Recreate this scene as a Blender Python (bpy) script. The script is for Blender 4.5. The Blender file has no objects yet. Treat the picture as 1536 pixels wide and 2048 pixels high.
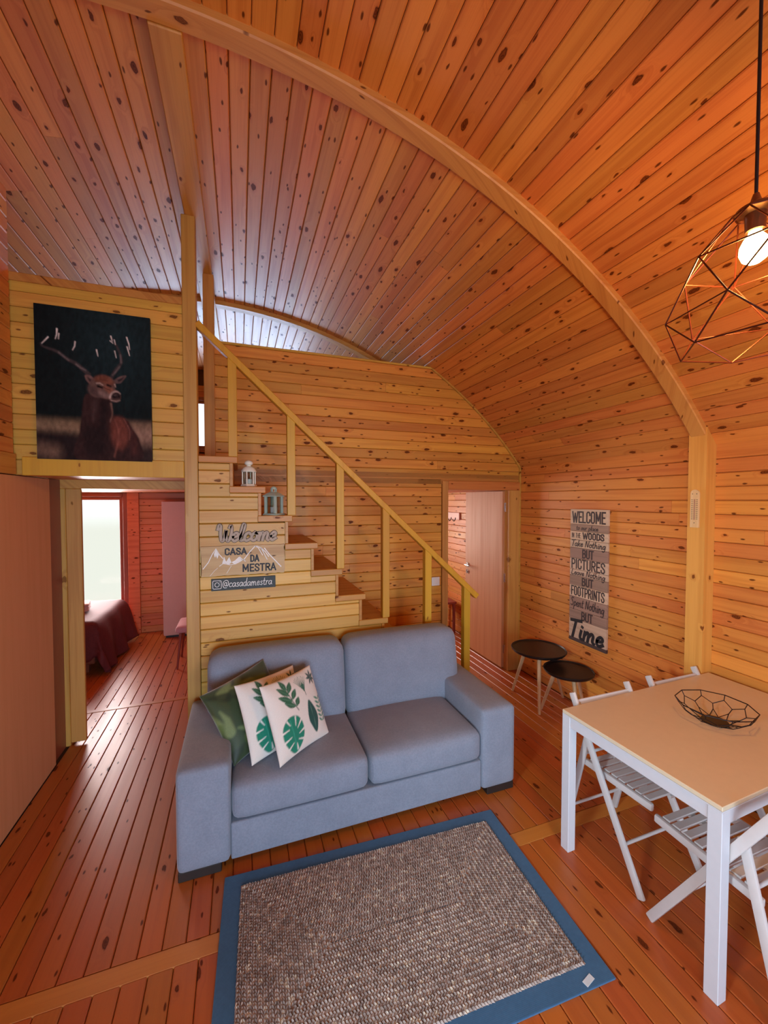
import bpy, bmesh, math, random
import numpy as np
from mathutils import Matrix, Vector

random.seed(7)
S = bpy.context.scene
COL = S.collection
PI = math.pi

# ------------------------------------------------------------------ camera
F = 805.0
YAW = math.atan(288 / F)
PITCH = -math.atan(24 / F)
cd = bpy.data.cameras.new('camera')
cam = bpy.data.objects.new('camera', cd)
COL.objects.link(cam)
cam.location = (0, 0, 1.88)
cam.rotation_euler = (PI / 2 + PITCH, 0, -YAW)
cd.sensor_fit = 'VERTICAL'
cd.sensor_height = 36.0
cd.lens = F / 2048 * 36.0
cd.clip_start = 0.05
S.camera = cam

# ------------------------------------------------------------------ world, large lights, exposure
w = bpy.data.worlds.new('overcast_sky')
S.world = w
w.use_nodes = True
wn = w.node_tree.nodes
wl_ = w.node_tree.links
_tc = wn.new('ShaderNodeTexCoord')
_sx = wn.new('ShaderNodeSeparateXYZ')
wl_.new(_tc.outputs['Generated'], _sx.inputs[0])
_cr = wn.new('ShaderNodeValToRGB')        # even cloud above, pale terrace below the horizon
_cr.color_ramp.elements[0].position = 0.47
_cr.color_ramp.elements[0].color = (0.52, 0.54, 0.48, 1)
_cr.color_ramp.elements[1].position = 0.53
_cr.color_ramp.elements[1].color = (0.86, 0.93, 1.0, 1)
_mr = wn.new('ShaderNodeMapRange')
_mr.inputs[1].default_value = -1
wl_.new(_sx.outputs[2], _mr.inputs[0])
wl_.new(_mr.outputs[0], _cr.inputs[0])
wl_.new(_cr.outputs[0], wn['Background'].inputs['Color'])
wn['Background'].inputs['Strength'].default_value = 1.7

def area(name, loc, target, sx, sy, power, color, spread=PI):
    l = bpy.data.lights.new(name, 'AREA')
    l.shape = 'RECTANGLE'
    l.size = sx
    l.size_y = sy
    l.energy = power
    l.color = color
    l.spread = spread
    o = bpy.data.objects.new(name, l)
    COL.objects.link(o)
    o.location = loc
    d = Vector(target) - Vector(loc)
    o.rotation_euler = d.to_track_quat('-Z', 'Y').to_euler()
    return o

# daylight standing outside each glazed opening, the added hall and side ones included
area('daylight_front_window', (0.3, -2.35, 1.05), (0.3, 3.0, 0.75), 2.6, 1.7, 72, (0.54, 0.75, 1.0), 1.9)
area('daylight_bedroom_window', (-2.05, 6.72, 1.0), (-2.05, 0.0, 0.6), 1.1, 1.7, 135, (1.0, 0.88, 0.86))
area('daylight_loft_window', (-0.27, 6.72, 2.95), (-0.2, 4.0, 3.3), 2.0, 0.85, 105, (0.46, 0.68, 1.0))
area('added_hall_light', (1.6, 6.72, 1.4), (2.6, 4.0, 1.0), 1.0, 1.2, 85, (1.0, 0.90, 0.82))  # added light that brightens the hall seen through the door
area('added_side_light', (-2.3, -0.257, 1.86), (2.9, 2.4, 1.2), 0.4, 0.4, 88, (0.72, 0.86, 1.0), 2.6)  # added light, makes the bright patch on the right wall

S.view_settings.view_transform = 'Standard'
S.view_settings.look = 'None'
S.view_settings.gamma = 1.0
S.view_settings.use_curve_mapping = False
S.view_settings.exposure = 0.0
S.cycles.use_denoising = True
S.cycles.use_adaptive_sampling = True
S.cycles.adaptive_threshold = 0.02
S.cycles.max_bounces = 8
S.cycles.diffuse_bounces = 5
S.cycles.caustics_reflective = False
S.cycles.caustics_refractive = False

# ------------------------------------------------------------------ materials
def lin(r, g, b):
    f = lambda c: c / 12.92 if c <= 0.04045 else ((c + 0.055) / 1.055) ** 2.4
    return (f(r / 255), f(g / 255), f(b / 255), 1)

class NT:
    def __init__(s, name):
        s.m = bpy.data.materials.new(name)
        s.m.use_nodes = True
        s.t = s.m.node_tree
        s.b = s.t.nodes['Principled BSDF']
    def n(s, typ, **kw):
        nd = s.t.nodes.new(typ)
        for k, v in kw.items():
            if k in ('op', 'operation'):
                nd.operation = v
            elif k in nd.inputs:
                nd.inputs[k].default_value = v
            else:
                setattr(nd, k, v)
        return nd
    def l(s, a, b):
        s.t.links.new(a, b)
    def math(s, op, a, b=None, c=None):
        nd = s.t.nodes.new('ShaderNodeMath')
        nd.operation = op
        for i, v in enumerate((a, b, c)):
            if v is None:
                continue
            if isinstance(v, (int, float)):
                nd.inputs[i].default_value = v
            else:
                s.l(v, nd.inputs[i])
        return nd.outputs[0]
    def mix(s, fac, a, b, typ='MIX'):
        nd = s.t.nodes.new('ShaderNodeMix')
        nd.data_type = 'RGBA'
        nd.blend_type = typ
        for sock, v in ((nd.inputs[0], fac), (nd.inputs[6], a), (nd.inputs[7], b)):
            if isinstance(v, (int, float)):
                sock.default_value = v
            elif isinstance(v, tuple):
                sock.default_value = v
            else:
                s.l(v, sock)
        return nd.outputs[2]
    def ramp(s, fac, p0, p1, inv=False):
        nd = s.t.nodes.new('ShaderNodeMapRange')
        nd.interpolation_type = 'SMOOTHSTEP'
        s.l(fac, nd.inputs[0])
        nd.inputs[1].default_value = p0
        nd.inputs[2].default_value = p1
        if inv:
            nd.inputs[3].default_value = 1
            nd.inputs[4].default_value = 0
        return nd.outputs[0]

def wood(name, light, dark, knot, rough=0.38, knots=0.72, kx=3.5, ky=8.0, vary=0.17, axis=0, grain=1.0, coat=0.0, kdark=1.0, coat_rough=0.3):
    """pine: long grain on the object's own long axis, oval knots with darker rings"""
    t = NT(name)
    tc = t.n('ShaderNodeTexCoord')
    oi = t.n('ShaderNodeObjectInfo')
    rnd = oi.outputs['Random']
    sep = t.n('ShaderNodeSeparateXYZ')
    t.l(tc.outputs['Object'], sep.inputs[0])
    ax = [sep.outputs[axis], sep.outputs[(axis + 1) % 3], sep.outputs[(axis + 2) % 3]]
    X = t.math('ADD', ax[0], t.math('MULTIPLY', rnd, 71.3))
    # both cross axes add up so every face of a piece shows figure
    Y = t.math('ADD', t.math('ADD', ax[1], t.math('MULTIPLY', ax[2], 0.93)), t.math('MULTIPLY', rnd, 37.7))
    def vec(sx, sy):
        c = t.n('ShaderNodeCombineXYZ')
        t.l(t.math('MULTIPLY', X, sx), c.inputs[0])
        t.l(t.math('MULTIPLY', Y, sy), c.inputs[1])
        return c.outputs[0]
    wob = t.n('ShaderNodeTexNoise', noise_dimensions='2D')
    wob.inputs['Scale'].default_value = 1.0
    wob.inputs['Detail'].default_value = 2.0
    t.l(vec(22.0, 55.0), wob.inputs['Vector'])
    wb = t.math('SUBTRACT', wob.outputs[0], 0.5)
    def kvec(sx, sy, ox):
        c = t.n('ShaderNodeCombineXYZ')
        t.l(t.math('ADD', t.math('MULTIPLY', X, sx), t.math('MULTIPLY', wb, 0.11)), c.inputs[0])
        t.l(t.math('ADD', t.math('MULTIPLY', Y, sy), t.math('ADD', t.math('MULTIPLY', wb, 0.09), ox)), c.inputs[1])
        return c.outputs[0]
    vp_ = t.n('ShaderNodeTexVoronoi', voronoi_dimensions='2D')
    vp_.inputs['Scale'].default_value = 1.0
    t.l(kvec(kx * 1.7, ky * 2.1, 5.3), vp_.inputs['Vector'])
    sp = t.n('ShaderNodeSeparateColor')
    t.l(vp_.outputs['Color'], sp.inputs[0])
    pin = t.math('MULTIPLY', t.ramp(vp_.outputs['Distance'], 0.05, 0.11, True), t.math('GREATER_THAN', sp.outputs[0], 1 - knots * 0.45))
    vo = t.n('ShaderNodeTexVoronoi', voronoi_dimensions='2D')
    vo.inputs['Scale'].default_value = 1.0
    vo.inputs['Randomness'].default_value = 0.9
    t.l(kvec(kx, ky, 0.0), vo.inputs['Vector'])
    dist = vo.outputs['Distance']
    sc = t.n('ShaderNodeSeparateColor')
    t.l(vo.outputs['Color'], sc.inputs[0])
    on = t.math('GREATER_THAN', sc.outputs[0], 1 - knots)
    size = t.math('ADD', 0.035, t.math('MULTIPLY', t.math('POWER', sc.outputs[1], 1.4), 0.085))
    rel = t.math('DIVIDE', dist, size)
    # growth lines bend round the knots
    bend = t.math('MULTIPLY', t.math('MULTIPLY', t.ramp(rel, 0.8, 3.6, True), on), 0.55)
    n1 = t.n('ShaderNodeTexNoise', noise_dimensions='2D')
    n1.inputs['Scale'].default_value = 1.0
    n1.inputs['Detail'].default_value = 3.0
    n1.inputs['Roughness'].default_value = 0.55
    c1 = t.n('ShaderNodeCombineXYZ')
    t.l(t.math('MULTIPLY', X, 0.9), c1.inputs[0])
    t.l(t.math('ADD', t.math('MULTIPLY', Y, 26.0), t.math('MULTIPLY', bend, 3.0)), c1.inputs[1])
    t.l(c1.outputs[0], n1.inputs['Vector'])
    n2 = t.n('ShaderNodeTexNoise', noise_dimensions='2D')
    n2.inputs['Scale'].default_value = 1.0
    n2.inputs['Detail'].default_value = 2.0
    t.l(vec(3.0, 170.0), n2.inputs['Vector'])
    g = t.math('ADD', t.math('MULTIPLY', t.ramp(n1.outputs[0], 0.42, 0.68), 0.50 * grain), t.math('MULTIPLY', t.ramp(n2.outputs[0], 0.45, 0.75), 0.2 * grain))
    base = t.mix(g, light, dark)
    # board to board variation
    hs = t.n('ShaderNodeHueSaturation')
    t.l(base, hs.inputs['Color'])
    wv = t.n('ShaderNodeTexWhiteNoise', noise_dimensions='1D')
    t.l(rnd, wv.inputs['W'])
    t.l(t.math('ADD', 1 - vary, t.math('MULTIPLY', wv.outputs['Value'], vary * 1.75)), hs.inputs['Value'])
    t.l(t.math('ADD', 0.492, t.math('MULTIPLY', rnd, 0.016)), hs.inputs['Hue'])
    halo = t.math('MULTIPLY', t.math('MULTIPLY', t.ramp(rel, 0.9, 2.0, True), on), 0.5)
    c = t.mix(halo, hs.outputs[0], dark)
    core = t.math('MULTIPLY', t.math('MULTIPLY', t.ramp(rel, 0.75, 1.05, True), on), kdark)
    ringn = t.n('ShaderNodeMath', operation='SINE')
    t.l(t.math('MULTIPLY', rel, 16.0), ringn.inputs[0])
    kcol = t.mix(t.math('ADD', 0.16, t.math('MULTIPLY', ringn.outputs[0], 0.14)), knot, dark)
    c = t.mix(core, c, kcol)
    c = t.mix(t.math('MULTIPLY', pin, 0.9 * kdark), c, knot)
    t.l(c, t.b.inputs['Base Color'])
    t.l(t.math('ADD', rough, t.math('MULTIPLY', n1.outputs[0], 0.16)), t.b.inputs['Roughness'])
    dull = t.math('SUBTRACT', 1.0, t.math('MAXIMUM', core, pin))
    t.l(t.math('MULTIPLY', dull, coat), t.b.inputs['Coat Weight'])
    t.l(t.math('ADD', 0.12, t.math('MULTIPLY', dull, 0.36)), t.b.inputs['Specular IOR Level'])
    t.b.inputs['Coat Roughness'].default_value = coat_rough
    bu = t.n('ShaderNodeBump')
    bu.inputs['Strength'].default_value = 0.12
    bu.inputs['Distance'].default_value = 0.002
    t.l(t.math('SUBTRACT', n1.outputs[0], t.math('MULTIPLY', core, 0.5)), bu.inputs['Height'])
    t.l(bu.outputs[0], t.b.inputs['Normal'])
    return t.m

def plain(name, col, rough=0.5, metal=0.0, noise=0.06, nscale=30, bump=0.0, spec=0.5):
    t = NT(name)
    tc = t.n('ShaderNodeTexCoord')
    no = t.n('ShaderNodeTexNoise')
    no.inputs['Scale'].default_value = nscale
    no.inputs['Detail'].default_value = 3
    t.l(tc.outputs['Object'], no.inputs['Vector'])
    k = 1 - noise * 2
    t.l(t.mix(no.outputs[0], (col[0] * k, col[1] * k, col[2] * k, 1), (min(1, col[0] * (2 - k)), min(1, col[1] * (2 - k)), min(1, col[2] * (2 - k)), 1)), t.b.inputs['Base Color'])
    t.b.inputs['Roughness'].default_value = rough
    t.b.inputs['Metallic'].default_value = metal
    t.b.inputs['Specular IOR Level'].default_value = spec
    if bump:
        bu = t.n('ShaderNodeBump')
        bu.inputs['Strength'].default_value = bump
        bu.inputs['Distance'].default_value = 0.003
        t.l(no.outputs[0], bu.inputs['Height'])
        t.l(bu.outputs[0], t.b.inputs['Normal'])
    return t.m

def fabric(name, col, col2, scale=420, rough=0.9, bump=0.35, sheen=0.25):
    """woven cloth: two crossed thread waves and slubs"""
    t = NT(name)
    tc = t.n('ShaderNodeTexCoord')
    n = t.n('ShaderNodeTexNoise')
    n.inputs['Scale'].default_value = scale * 0.35
    n.inputs['Detail'].default_value = 4
    t.l(tc.outputs['Object'], n.inputs['Vector'])
    n2 = t.n('ShaderNodeTexNoise')
    n2.inputs['Scale'].default_value = 9
    t.l(tc.outputs['Object'], n2.inputs['Vector'])
    sep = t.n('ShaderNodeSeparateXYZ')
    t.l(tc.outputs['Object'], sep.inputs[0])
    a = t.math('SINE', t.math('MULTIPLY', t.math('ADD', sep.outputs[0], sep.outputs[1]), scale * 9))
    b = t.math('SINE', t.math('MULTIPLY', t.math('ADD', sep.outputs[2], t.math('MULTIPLY', sep.outputs[1], 0.7)), scale * 9))
    th = t.math('MULTIPLY', t.math('ADD', a, b), 0.25)
    fac = t.math('ADD', t.math('ADD', t.math('MULTIPLY', th, 0.5), t.math('MULTIPLY', n.outputs[0], 0.6)), t.math('MULTIPLY', n2.outputs[0], 0.35))
    t.l(t.mix(t.ramp(fac, 0.2, 0.8), col, col2), t.b.inputs['Base Color'])
    t.b.inputs['Roughness'].default_value = rough
    t.b.inputs['Sheen Weight'].default_value = sheen
    bu = t.n('ShaderNodeBump')
    bu.inputs['Strength'].default_value = bump
    bu.inputs['Distance'].default_value = 0.0015
    t.l(fac, bu.inputs['Height'])
    t.l(bu.outputs[0], t.b.inputs['Normal'])
    return t.m

def printed(name, rough=0.6, weave=0.15, sheen=0.0, spec=0.3):
    """a flat print: colours come from the mesh's own print attribute"""
    t = NT(name)
    at = t.n('ShaderNodeAttribute', attribute_name='print')
    tc = t.n('ShaderNodeTexCoord')
    n = t.n('ShaderNodeTexNoise')
    n.inputs['Scale'].default_value = 220
    t.l(tc.outputs['Object'], n.inputs['Vector'])
    k = t.math('ADD', 1 - weave, t.math('MULTIPLY', n.outputs[0], weave * 2))
    c = t.n('ShaderNodeCombineXYZ')
    for i in range(3):
        t.l(k, c.inputs[i])
    t.l(t.mix(1.0, at.outputs['Color'], c.outputs[0], 'MULTIPLY'), t.b.inputs['Base Color'])
    t.b.inputs['Roughness'].default_value = rough
    t.b.inputs['Specular IOR Level'].default_value = spec
    t.b.inputs['Sheen Weight'].default_value = sheen
    bu = t.n('ShaderNodeBump')
    bu.inputs['Strength'].default_value = 0.15
    bu.inputs['Distance'].default_value = 0.001
    t.l(n.outputs[0], bu.inputs['Height'])
    t.l(bu.outputs[0], t.b.inputs['Normal'])
    return t.m

def emissive(name, col, strength):
    t = NT(name)
    t.b.inputs['Base Color'].default_value = (0.9, 0.8, 0.6, 1)
    t.b.inputs['Emission Color'].default_value = col
    t.b.inputs['Emission Strength'].default_value = strength
    return t.m

def glass(name, tint=(1, 1, 1, 1), gloss=0.08, haze=0.0):
    t = NT(name)
    tr = t.n('ShaderNodeBsdfTransparent')
    tr.inputs[0].default_value = tint
    gl = t.n('ShaderNodeBsdfGlossy')
    gl.inputs['Roughness'].default_value = 0.03
    mx = t.n('ShaderNodeMixShader')
    lw = t.n('ShaderNodeLayerWeight')
    lw.inputs[0].default_value = 0.25
    t.l(t.math('MULTIPLY', lw.outputs['Fresnel'], gloss * 6), mx.inputs[0])
    t.l(tr.outputs[0], mx.inputs[1])
    t.l(gl.outputs[0], mx.inputs[2])
    t.l(mx.outputs[0], t.t.nodes['Material Output'].inputs['Surface'])
    return t.m

M = {}
KN = (0.085, 0.016, 0.004, 1)
M['pine_wall'] = wood('varnished_pine_wall_boards', (0.72, 0.305, 0.040, 1), (0.54, 0.165, 0.016, 1), KN, coat=0.06, rough=0.46, coat_rough=0.3)
M['pine_right'] = wood('varnished_pine_right_wall', (0.72, 0.265, 0.047, 1), (0.53, 0.14, 0.017, 1), KN, coat=0.06, rough=0.46, coat_rough=0.3)
M['pine'] = wood('varnished_pine_boards', (0.67, 0.245, 0.047, 1), (0.49, 0.128, 0.017, 1), KN, coat=0.25, rough=0.42, coat_rough=0.34)
M['pine_pale'] = wood('pale_pine_boards', (0.66, 0.365, 0.058, 1), (0.51, 0.235, 0.03, 1), (0.14, 0.045, 0.014, 1), knots=0.35, vary=0.14)
M['pine_post'] = wood('pine_post_wood', (0.58, 0.295, 0.065, 1), (0.42, 0.17, 0.03, 1), (0.16, 0.05, 0.014, 1), knots=0.16, ky=5, vary=0.1, axis=2, kdark=0.8)
M['pine_rail'] = wood('yellow_pine_rail_wood', (0.60, 0.32, 0.022, 1), (0.48, 0.22, 0.014, 1), (0.25, 0.09, 0.02, 1), knots=0.06, vary=0.08, axis=2, grain=0.7)
M['pine_column'] = wood('orange_pine_column_wood', (0.74, 0.33, 0.075, 1), (0.60, 0.23, 0.04, 1), (0.16, 0.04, 0.01, 1), knots=0.2, ky=5, vary=0.06, axis=2)
M['pine_beam'] = wood('laminated_pine_beam', (0.60, 0.29, 0.055, 1), (0.43, 0.165, 0.026, 1), (0.13, 0.035, 0.01, 1), knots=0.16, vary=0.1, axis=1)
M['pine_rib'] = wood('laminated_pine_rib', (0.66, 0.32, 0.07, 1), (0.49, 0.19, 0.034, 1), (0.13, 0.035, 0.01, 1), knots=0.3, vary=0.1, axis=0)
M['floor'] = wood('red_brown_varnished_floor', (0.44, 0.112, 0.018, 1), (0.335, 0.072, 0.009, 1), (0.075, 0.014, 0.004, 1), rough=0.3, knots=0.5, vary=0.1, coat=0.2, grain=0.7, coat_rough=0.24)
M['floor_strip'] = wood('honey_floor_strip', (0.52, 0.20, 0.032, 1), (0.40, 0.13, 0.018, 1), (0.1, 0.02, 0.005, 1), rough=0.3, knots=0.3, vary=0.06, coat=0.15, grain=0.7, coat_rough=0.24)
M['tread'] = wood('brown_stair_tread_wood', (0.52, 0.235, 0.04, 1), (0.39, 0.145, 0.02, 1), (0.12, 0.035, 0.012, 1), knots=0.15, vary=0.1)
M['bed_pine'] = wood('red_pine_boards', (0.64, 0.19, 0.06, 1), (0.47, 0.10, 0.026, 1), KN, knots=0.4, vary=0.1)  # one redder pine tone for the bedroom, hall and loft underside boards
M['veneer'] = wood('pink_brown_door_veneer', (0.60, 0.26, 0.11, 1), (0.50, 0.185, 0.07, 1), (0.4, 0.14, 0.06, 1), knots=0.0, vary=0.05, axis=2, rough=0.5)
M['ply'] = wood('salmon_plywood', (0.78, 0.38, 0.19, 1), (0.70, 0.32, 0.15, 1), (0.4, 0.14, 0.06, 1), knots=0.0, vary=0.05, axis=2, grain=0.7, rough=0.45)
M['backing'] = plain('dark_wood_backing', (0.09, 0.035, 0.012), 0.8)
M['outer'] = plain('cabin_outer_boarding', (0.3, 0.2, 0.12), 0.8)
M['sofa'] = fabric('grey_woven_upholstery', (0.175, 0.203, 0.255, 1), (0.26, 0.295, 0.36, 1), 330)
M['black'] = plain('black_lacquer', (0.012, 0.010, 0.010), 0.35)
M['foot'] = plain('dark_brown_plastic', (0.02, 0.013, 0.01), 0.5)
M['wire'] = plain('black_wire', (0.02, 0.012, 0.012), 0.4, 0.6)
M['wire_copper'] = plain('dark_copper_wire', (0.10, 0.022, 0.012), 0.3, 0.7)
M['white'] = plain('white_painted_metal', (0.60, 0.61, 0.63), 0.4, noise=0.02)
M['white_wood'] = plain('white_lacquered_wood', (0.60, 0.575, 0.55), 0.42, noise=0.03)
M['table_top'] = plain('white_laminate_top', (0.68, 0.57, 0.385), 0.36, noise=0.02)
M['chrome'] = plain('brushed_chrome', (0.75, 0.75, 0.76), 0.22, 1.0, noise=0.02)
M['white_plastic'] = plain('white_plastic', (0.8, 0.78, 0.72), 0.35, noise=0.01)
M['glass'] = glass('clear_window_glass')
M['glass_thin'] = glass('clear_lantern_glass', (0.92, 0.95, 0.93, 1), 0.1)
M['beech'] = wood('pale_beech_legs', (0.66, 0.42, 0.22, 1), (0.55, 0.31, 0.14, 1), (0.5, 0.25, 0.1, 1), knots=0, axis=2, vary=0.1)
M['rug_blue'] = fabric('blue_rug_border', (0.018, 0.085, 0.18, 1), (0.032, 0.12, 0.235, 1), 200, 0.95, 0.2)
M['frame_wood'] = plain('red_brown_window_frame', (0.30, 0.085, 0.045), 0.4, nscale=12)
M['wardrobe'] = plain('pink_white_wardrobe_front', (0.76, 0.44, 0.36), 0.5, noise=0.02)
M['burgundy'] = fabric('burgundy_bedspread', (0.095, 0.012, 0.014, 1), (0.17, 0.026, 0.028, 1), 160, 0.75, 0.3, 0.0)
M['towel'] = fabric('pale_pink_towel', (0.68, 0.46, 0.44, 1), (0.8, 0.6, 0.58, 1), 260)
M['pink'] = fabric('pink_chair_cloth', (0.55, 0.23, 0.25, 1), (0.68, 0.33, 0.35, 1), 240)
M['lantern_white'] = plain('cream_white_lantern_metal', (0.78, 0.76, 0.62), 0.4, noise=0.03)
M['lantern_mint'] = plain('grey_green_lantern_metal', (0.38, 0.48, 0.39), 0.42, noise=0.05)
M['sign_grey'] = plain('grey_brown_wooden_letters', (0.42, 0.33, 0.24), 0.6, noise=0.12, nscale=60)
M['sign_edge'] = plain('dark_letter_edge', (0.10, 0.06, 0.035), 0.7)
M['ink'] = plain('black_ink', (0.012, 0.009, 0.012), 0.6)
M['ink_brown'] = plain('worn_brown_black_ink', (0.035, 0.018, 0.018), 0.6, noise=0.3, nscale=90)
M['paint_white'] = plain('white_paint', (0.82, 0.80, 0.74), 0.6, noise=0.08, nscale=80)
M['slate'] = plain('dark_slate_board', (0.035, 0.042, 0.04), 0.6, noise=0.15)
M['plaque'] = wood('aged_plaque_wood', (0.52, 0.31, 0.085, 1), (0.35, 0.17, 0.04, 1), (0.12, 0.06, 0.03, 1), knots=0.3, vary=0.05)
M['thermo'] = wood('pale_thermometer_wood', (0.85, 0.60, 0.30, 1), (0.76, 0.48, 0.2, 1), (0.5, 0.25, 0.1, 1), knots=0, axis=2)
M['cord'] = plain('black_cord', (0.015, 0.007, 0.007), 0.6)
M['brass'] = plain('aged_brass_socket', (0.28, 0.12, 0.045), 0.35, 0.8)
M['bulb'] = emissive('glowing_bulb', (1.0, 0.72, 0.28, 1), 14.0)
M['canvas'] = printed('printed_canvas', 0.8, 0.1, 0.0, 0.12)
M['cushion_print'] = printed('printed_cushion_cloth', 0.8, 0.08, 0.15)
M['velvet'] = printed('patterned_green_velvet', 0.5, 0.25, 0.8)
M['terracotta'] = plain('red_brown_stool', (0.28, 0.05, 0.03), 0.45)
M['green_tag'] = plain('pale_rug_tag', (0.6, 0.68, 0.7), 0.5)

def sign_plank_mat(name, a, b):
    return wood(name, a, b, b, knots=0.05, vary=0.12, rough=0.6)
M['plank_light'] = sign_plank_mat('light_driftwood_plank', (0.62, 0.43, 0.29, 1), (0.42, 0.27, 0.17, 1))
M['plank_grey'] = sign_plank_mat('grey_driftwood_plank', (0.33, 0.20, 0.135, 1), (0.21, 0.125, 0.085, 1))
M['plank_dark'] = sign_plank_mat('dark_driftwood_plank', (0.07, 0.04, 0.035, 1), (0.04, 0.022, 0.02, 1))

def jute():
    t = NT('braided_jute')
    tc = t.n('ShaderNodeTexCoord')
    v = t.n('ShaderNodeTexVoronoi')
    v.inputs['Scale'].default_value = 75
    t.l(tc.outputs['Object'], v.inputs['Vector'])
    n = t.n('ShaderNodeTexNoise')
    n.inputs['Scale'].default_value = 7
    n.inputs['Detail'].default_value = 4
    t.l(tc.outputs['Object'], n.inputs['Vector'])
    sc = t.n('ShaderNodeSeparateColor')
    t.l(v.outputs['Color'], sc.inputs[0])
    f = t.math('ADD', t.math('MULTIPLY', sc.outputs[0], 0.7), t.math('MULTIPLY', n.outputs[0], 0.5))
    a = t.mix(t.ramp(f, 0.25, 0.95), (0.23, 0.17, 0.14, 1), (0.42, 0.335, 0.28, 1))
    a = t.mix(t.math('MULTIPLY', t.math('GREATER_THAN', sc.outputs[1], 0.93), 0.6), a, (0.70, 0.60, 0.45, 1))
    t.l(a, t.b.inputs['Base Color'])
    t.b.inputs['Roughness'].default_value = 0.9
    return t.m
M['jute'] = jute()

# ------------------------------------------------------------------ builders
WM = {}   # world matrix of every object built so far

def link(o, parent, world):
    COL.objects.link(o)
    WM[o] = world
    if parent is not None:
        o.parent = parent
        o.matrix_basis = WM[parent].inverted() @ world
    else:
        o.matrix_basis = world
    return o

def thing(name, label, cat, loc=(0, 0, 0), rotz=0.0, group=None):
    o = bpy.data.objects.new(name, None)
    o.empty_display_size = 0.1
    link(o, None, Matrix.Translation(loc) @ Matrix.Rotation(rotz, 4, 'Z'))
    o['label'] = label
    o['category'] = cat
    if group:
        o['group'] = group
    return o

def finish_mesh(bm, name, m, smooth=False):
    me = bpy.data.meshes.new(name)
    bm.to_mesh(me)
    bm.free()
    for mm in (m if isinstance(m, (list, tuple)) else [m]):
        me.materials.append(mm)
    if smooth:
        me.polygons.foreach_set('use_smooth', [True] * len(me.polygons))
        if smooth != 'all':
            try:
                me.set_sharp_from_angle(angle=math.radians(42))
            except Exception:
                pass
    return me

def part(parent, name, bm, m, space='local', smooth=False, label=None, origin=None, kind=None):
    """one mesh object; bm in the parent's own space ('local') or in world space; origin: local pivot"""
    me = finish_mesh(bm, name, m, smooth)
    base = WM[parent] if parent is not None else Matrix()
    if space == 'world':
        me.transform(base.inverted())
    if origin is not None:
        T = Matrix.Translation(origin)
        me.transform(T.inverted())
        base = base @ T
    o = bpy.data.objects.new(name, me)
    link(o, parent, base.copy())
    if label:
        o['label'] = label
    if kind:
        o['kind'] = kind
    return o

def struct(name, bm, m, smooth=False, label=None):
    o = part(None, name, bm, m, smooth=smooth)
    o['kind'] = 'structure'
    if label:
        o['label'] = label
    return o

def whole(name, bm, m, label, cat, loc, smooth=False, group=None, rotz=0.0):
    me = finish_mesh(bm, name, m, smooth)
    o = bpy.data.objects.new(name, me)
    link(o, None, Matrix.Translation(loc) @ Matrix.Rotation(rotz, 4, 'Z'))
    o['label'] = label
    o['category'] = cat
    if group:
        o['group'] = group
    return o

def copy_tree(o, world, label=None, group=None):
    def rec(src, parent, wmat):
        c = src.copy()
        COL.objects.link(c)
        WM[c] = wmat
        c.parent = parent
        for ch in list(src.children):
            rec(ch, c, wmat @ ch.matrix_basis)
        return c
    c = rec(o, None, world)
    c.matrix_basis = world
    if label:
        c['label'] = label
    if group:
        c['group'] = group
    return c

def merge(bm, tmp, mat=None):
    me = bpy.data.meshes.new('t')
    tmp.to_mesh(me)
    tmp.free()
    if mat is not None:
        me.transform(mat)
    bm.from_mesh(me)
    bpy.data.meshes.remove(me)

def box(bm, c, s, rot=None, bev=0.0, seg=2):
    t = bmesh.new()
    bmesh.ops.create_cube(t, size=1.0, matrix=Matrix.Diagonal((s[0], s[1], s[2], 1)))
    if bev > 0:
        bmesh.ops.bevel(t, geom=t.edges[:] , offset=bev, segments=seg, profile=0.6, affect='EDGES')
    m = Matrix.Translation(c)
    if rot is not None:
        m = m @ rot
    merge(bm, t, m)

def box2(bm, lo, hi, bev=0.0, seg=2):
    lo, hi = Vector(lo), Vector(hi)
    box(bm, (lo + hi) / 2, hi - lo, None, bev, seg)

def frame_from(p0, p1, up):
    x = (Vector(p1) - Vector(p0)).normalized()
    z = Vector(up)
    y = z.cross(x).normalized()
    z = x.cross(y).normalized()
    return Matrix((x, y, z)).transposed().to_4x4()

def bar(bm, p0, p1, wy, wz, up=(0, 0, 1), bev=0.0, seg=2):
    """box along p0-p1, wy across, wz along up"""
    L = (Vector(p1) - Vector(p0)).length
    box(bm, (Vector(p0) + Vector(p1)) / 2, (L, wy, wz), frame_from(p0, p1, up), bev, seg)

def tube(bm, p0, p1, r0, r1=None, n=10):
    p0, p1 = Vector(p0), Vector(p1)
    d = p1 - p0
    t = bmesh.new()
    bmesh.ops.create_cone(t, cap_ends=True, segments=n, radius1=r0, radius2=r0 if r1 is None else r1, depth=d.length)
    m = Matrix.Translation((p0 + p1) / 2) @ Vector((0, 0, 1)).rotation_difference(d).to_matrix().to_4x4()
    merge(bm, t, m)

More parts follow.
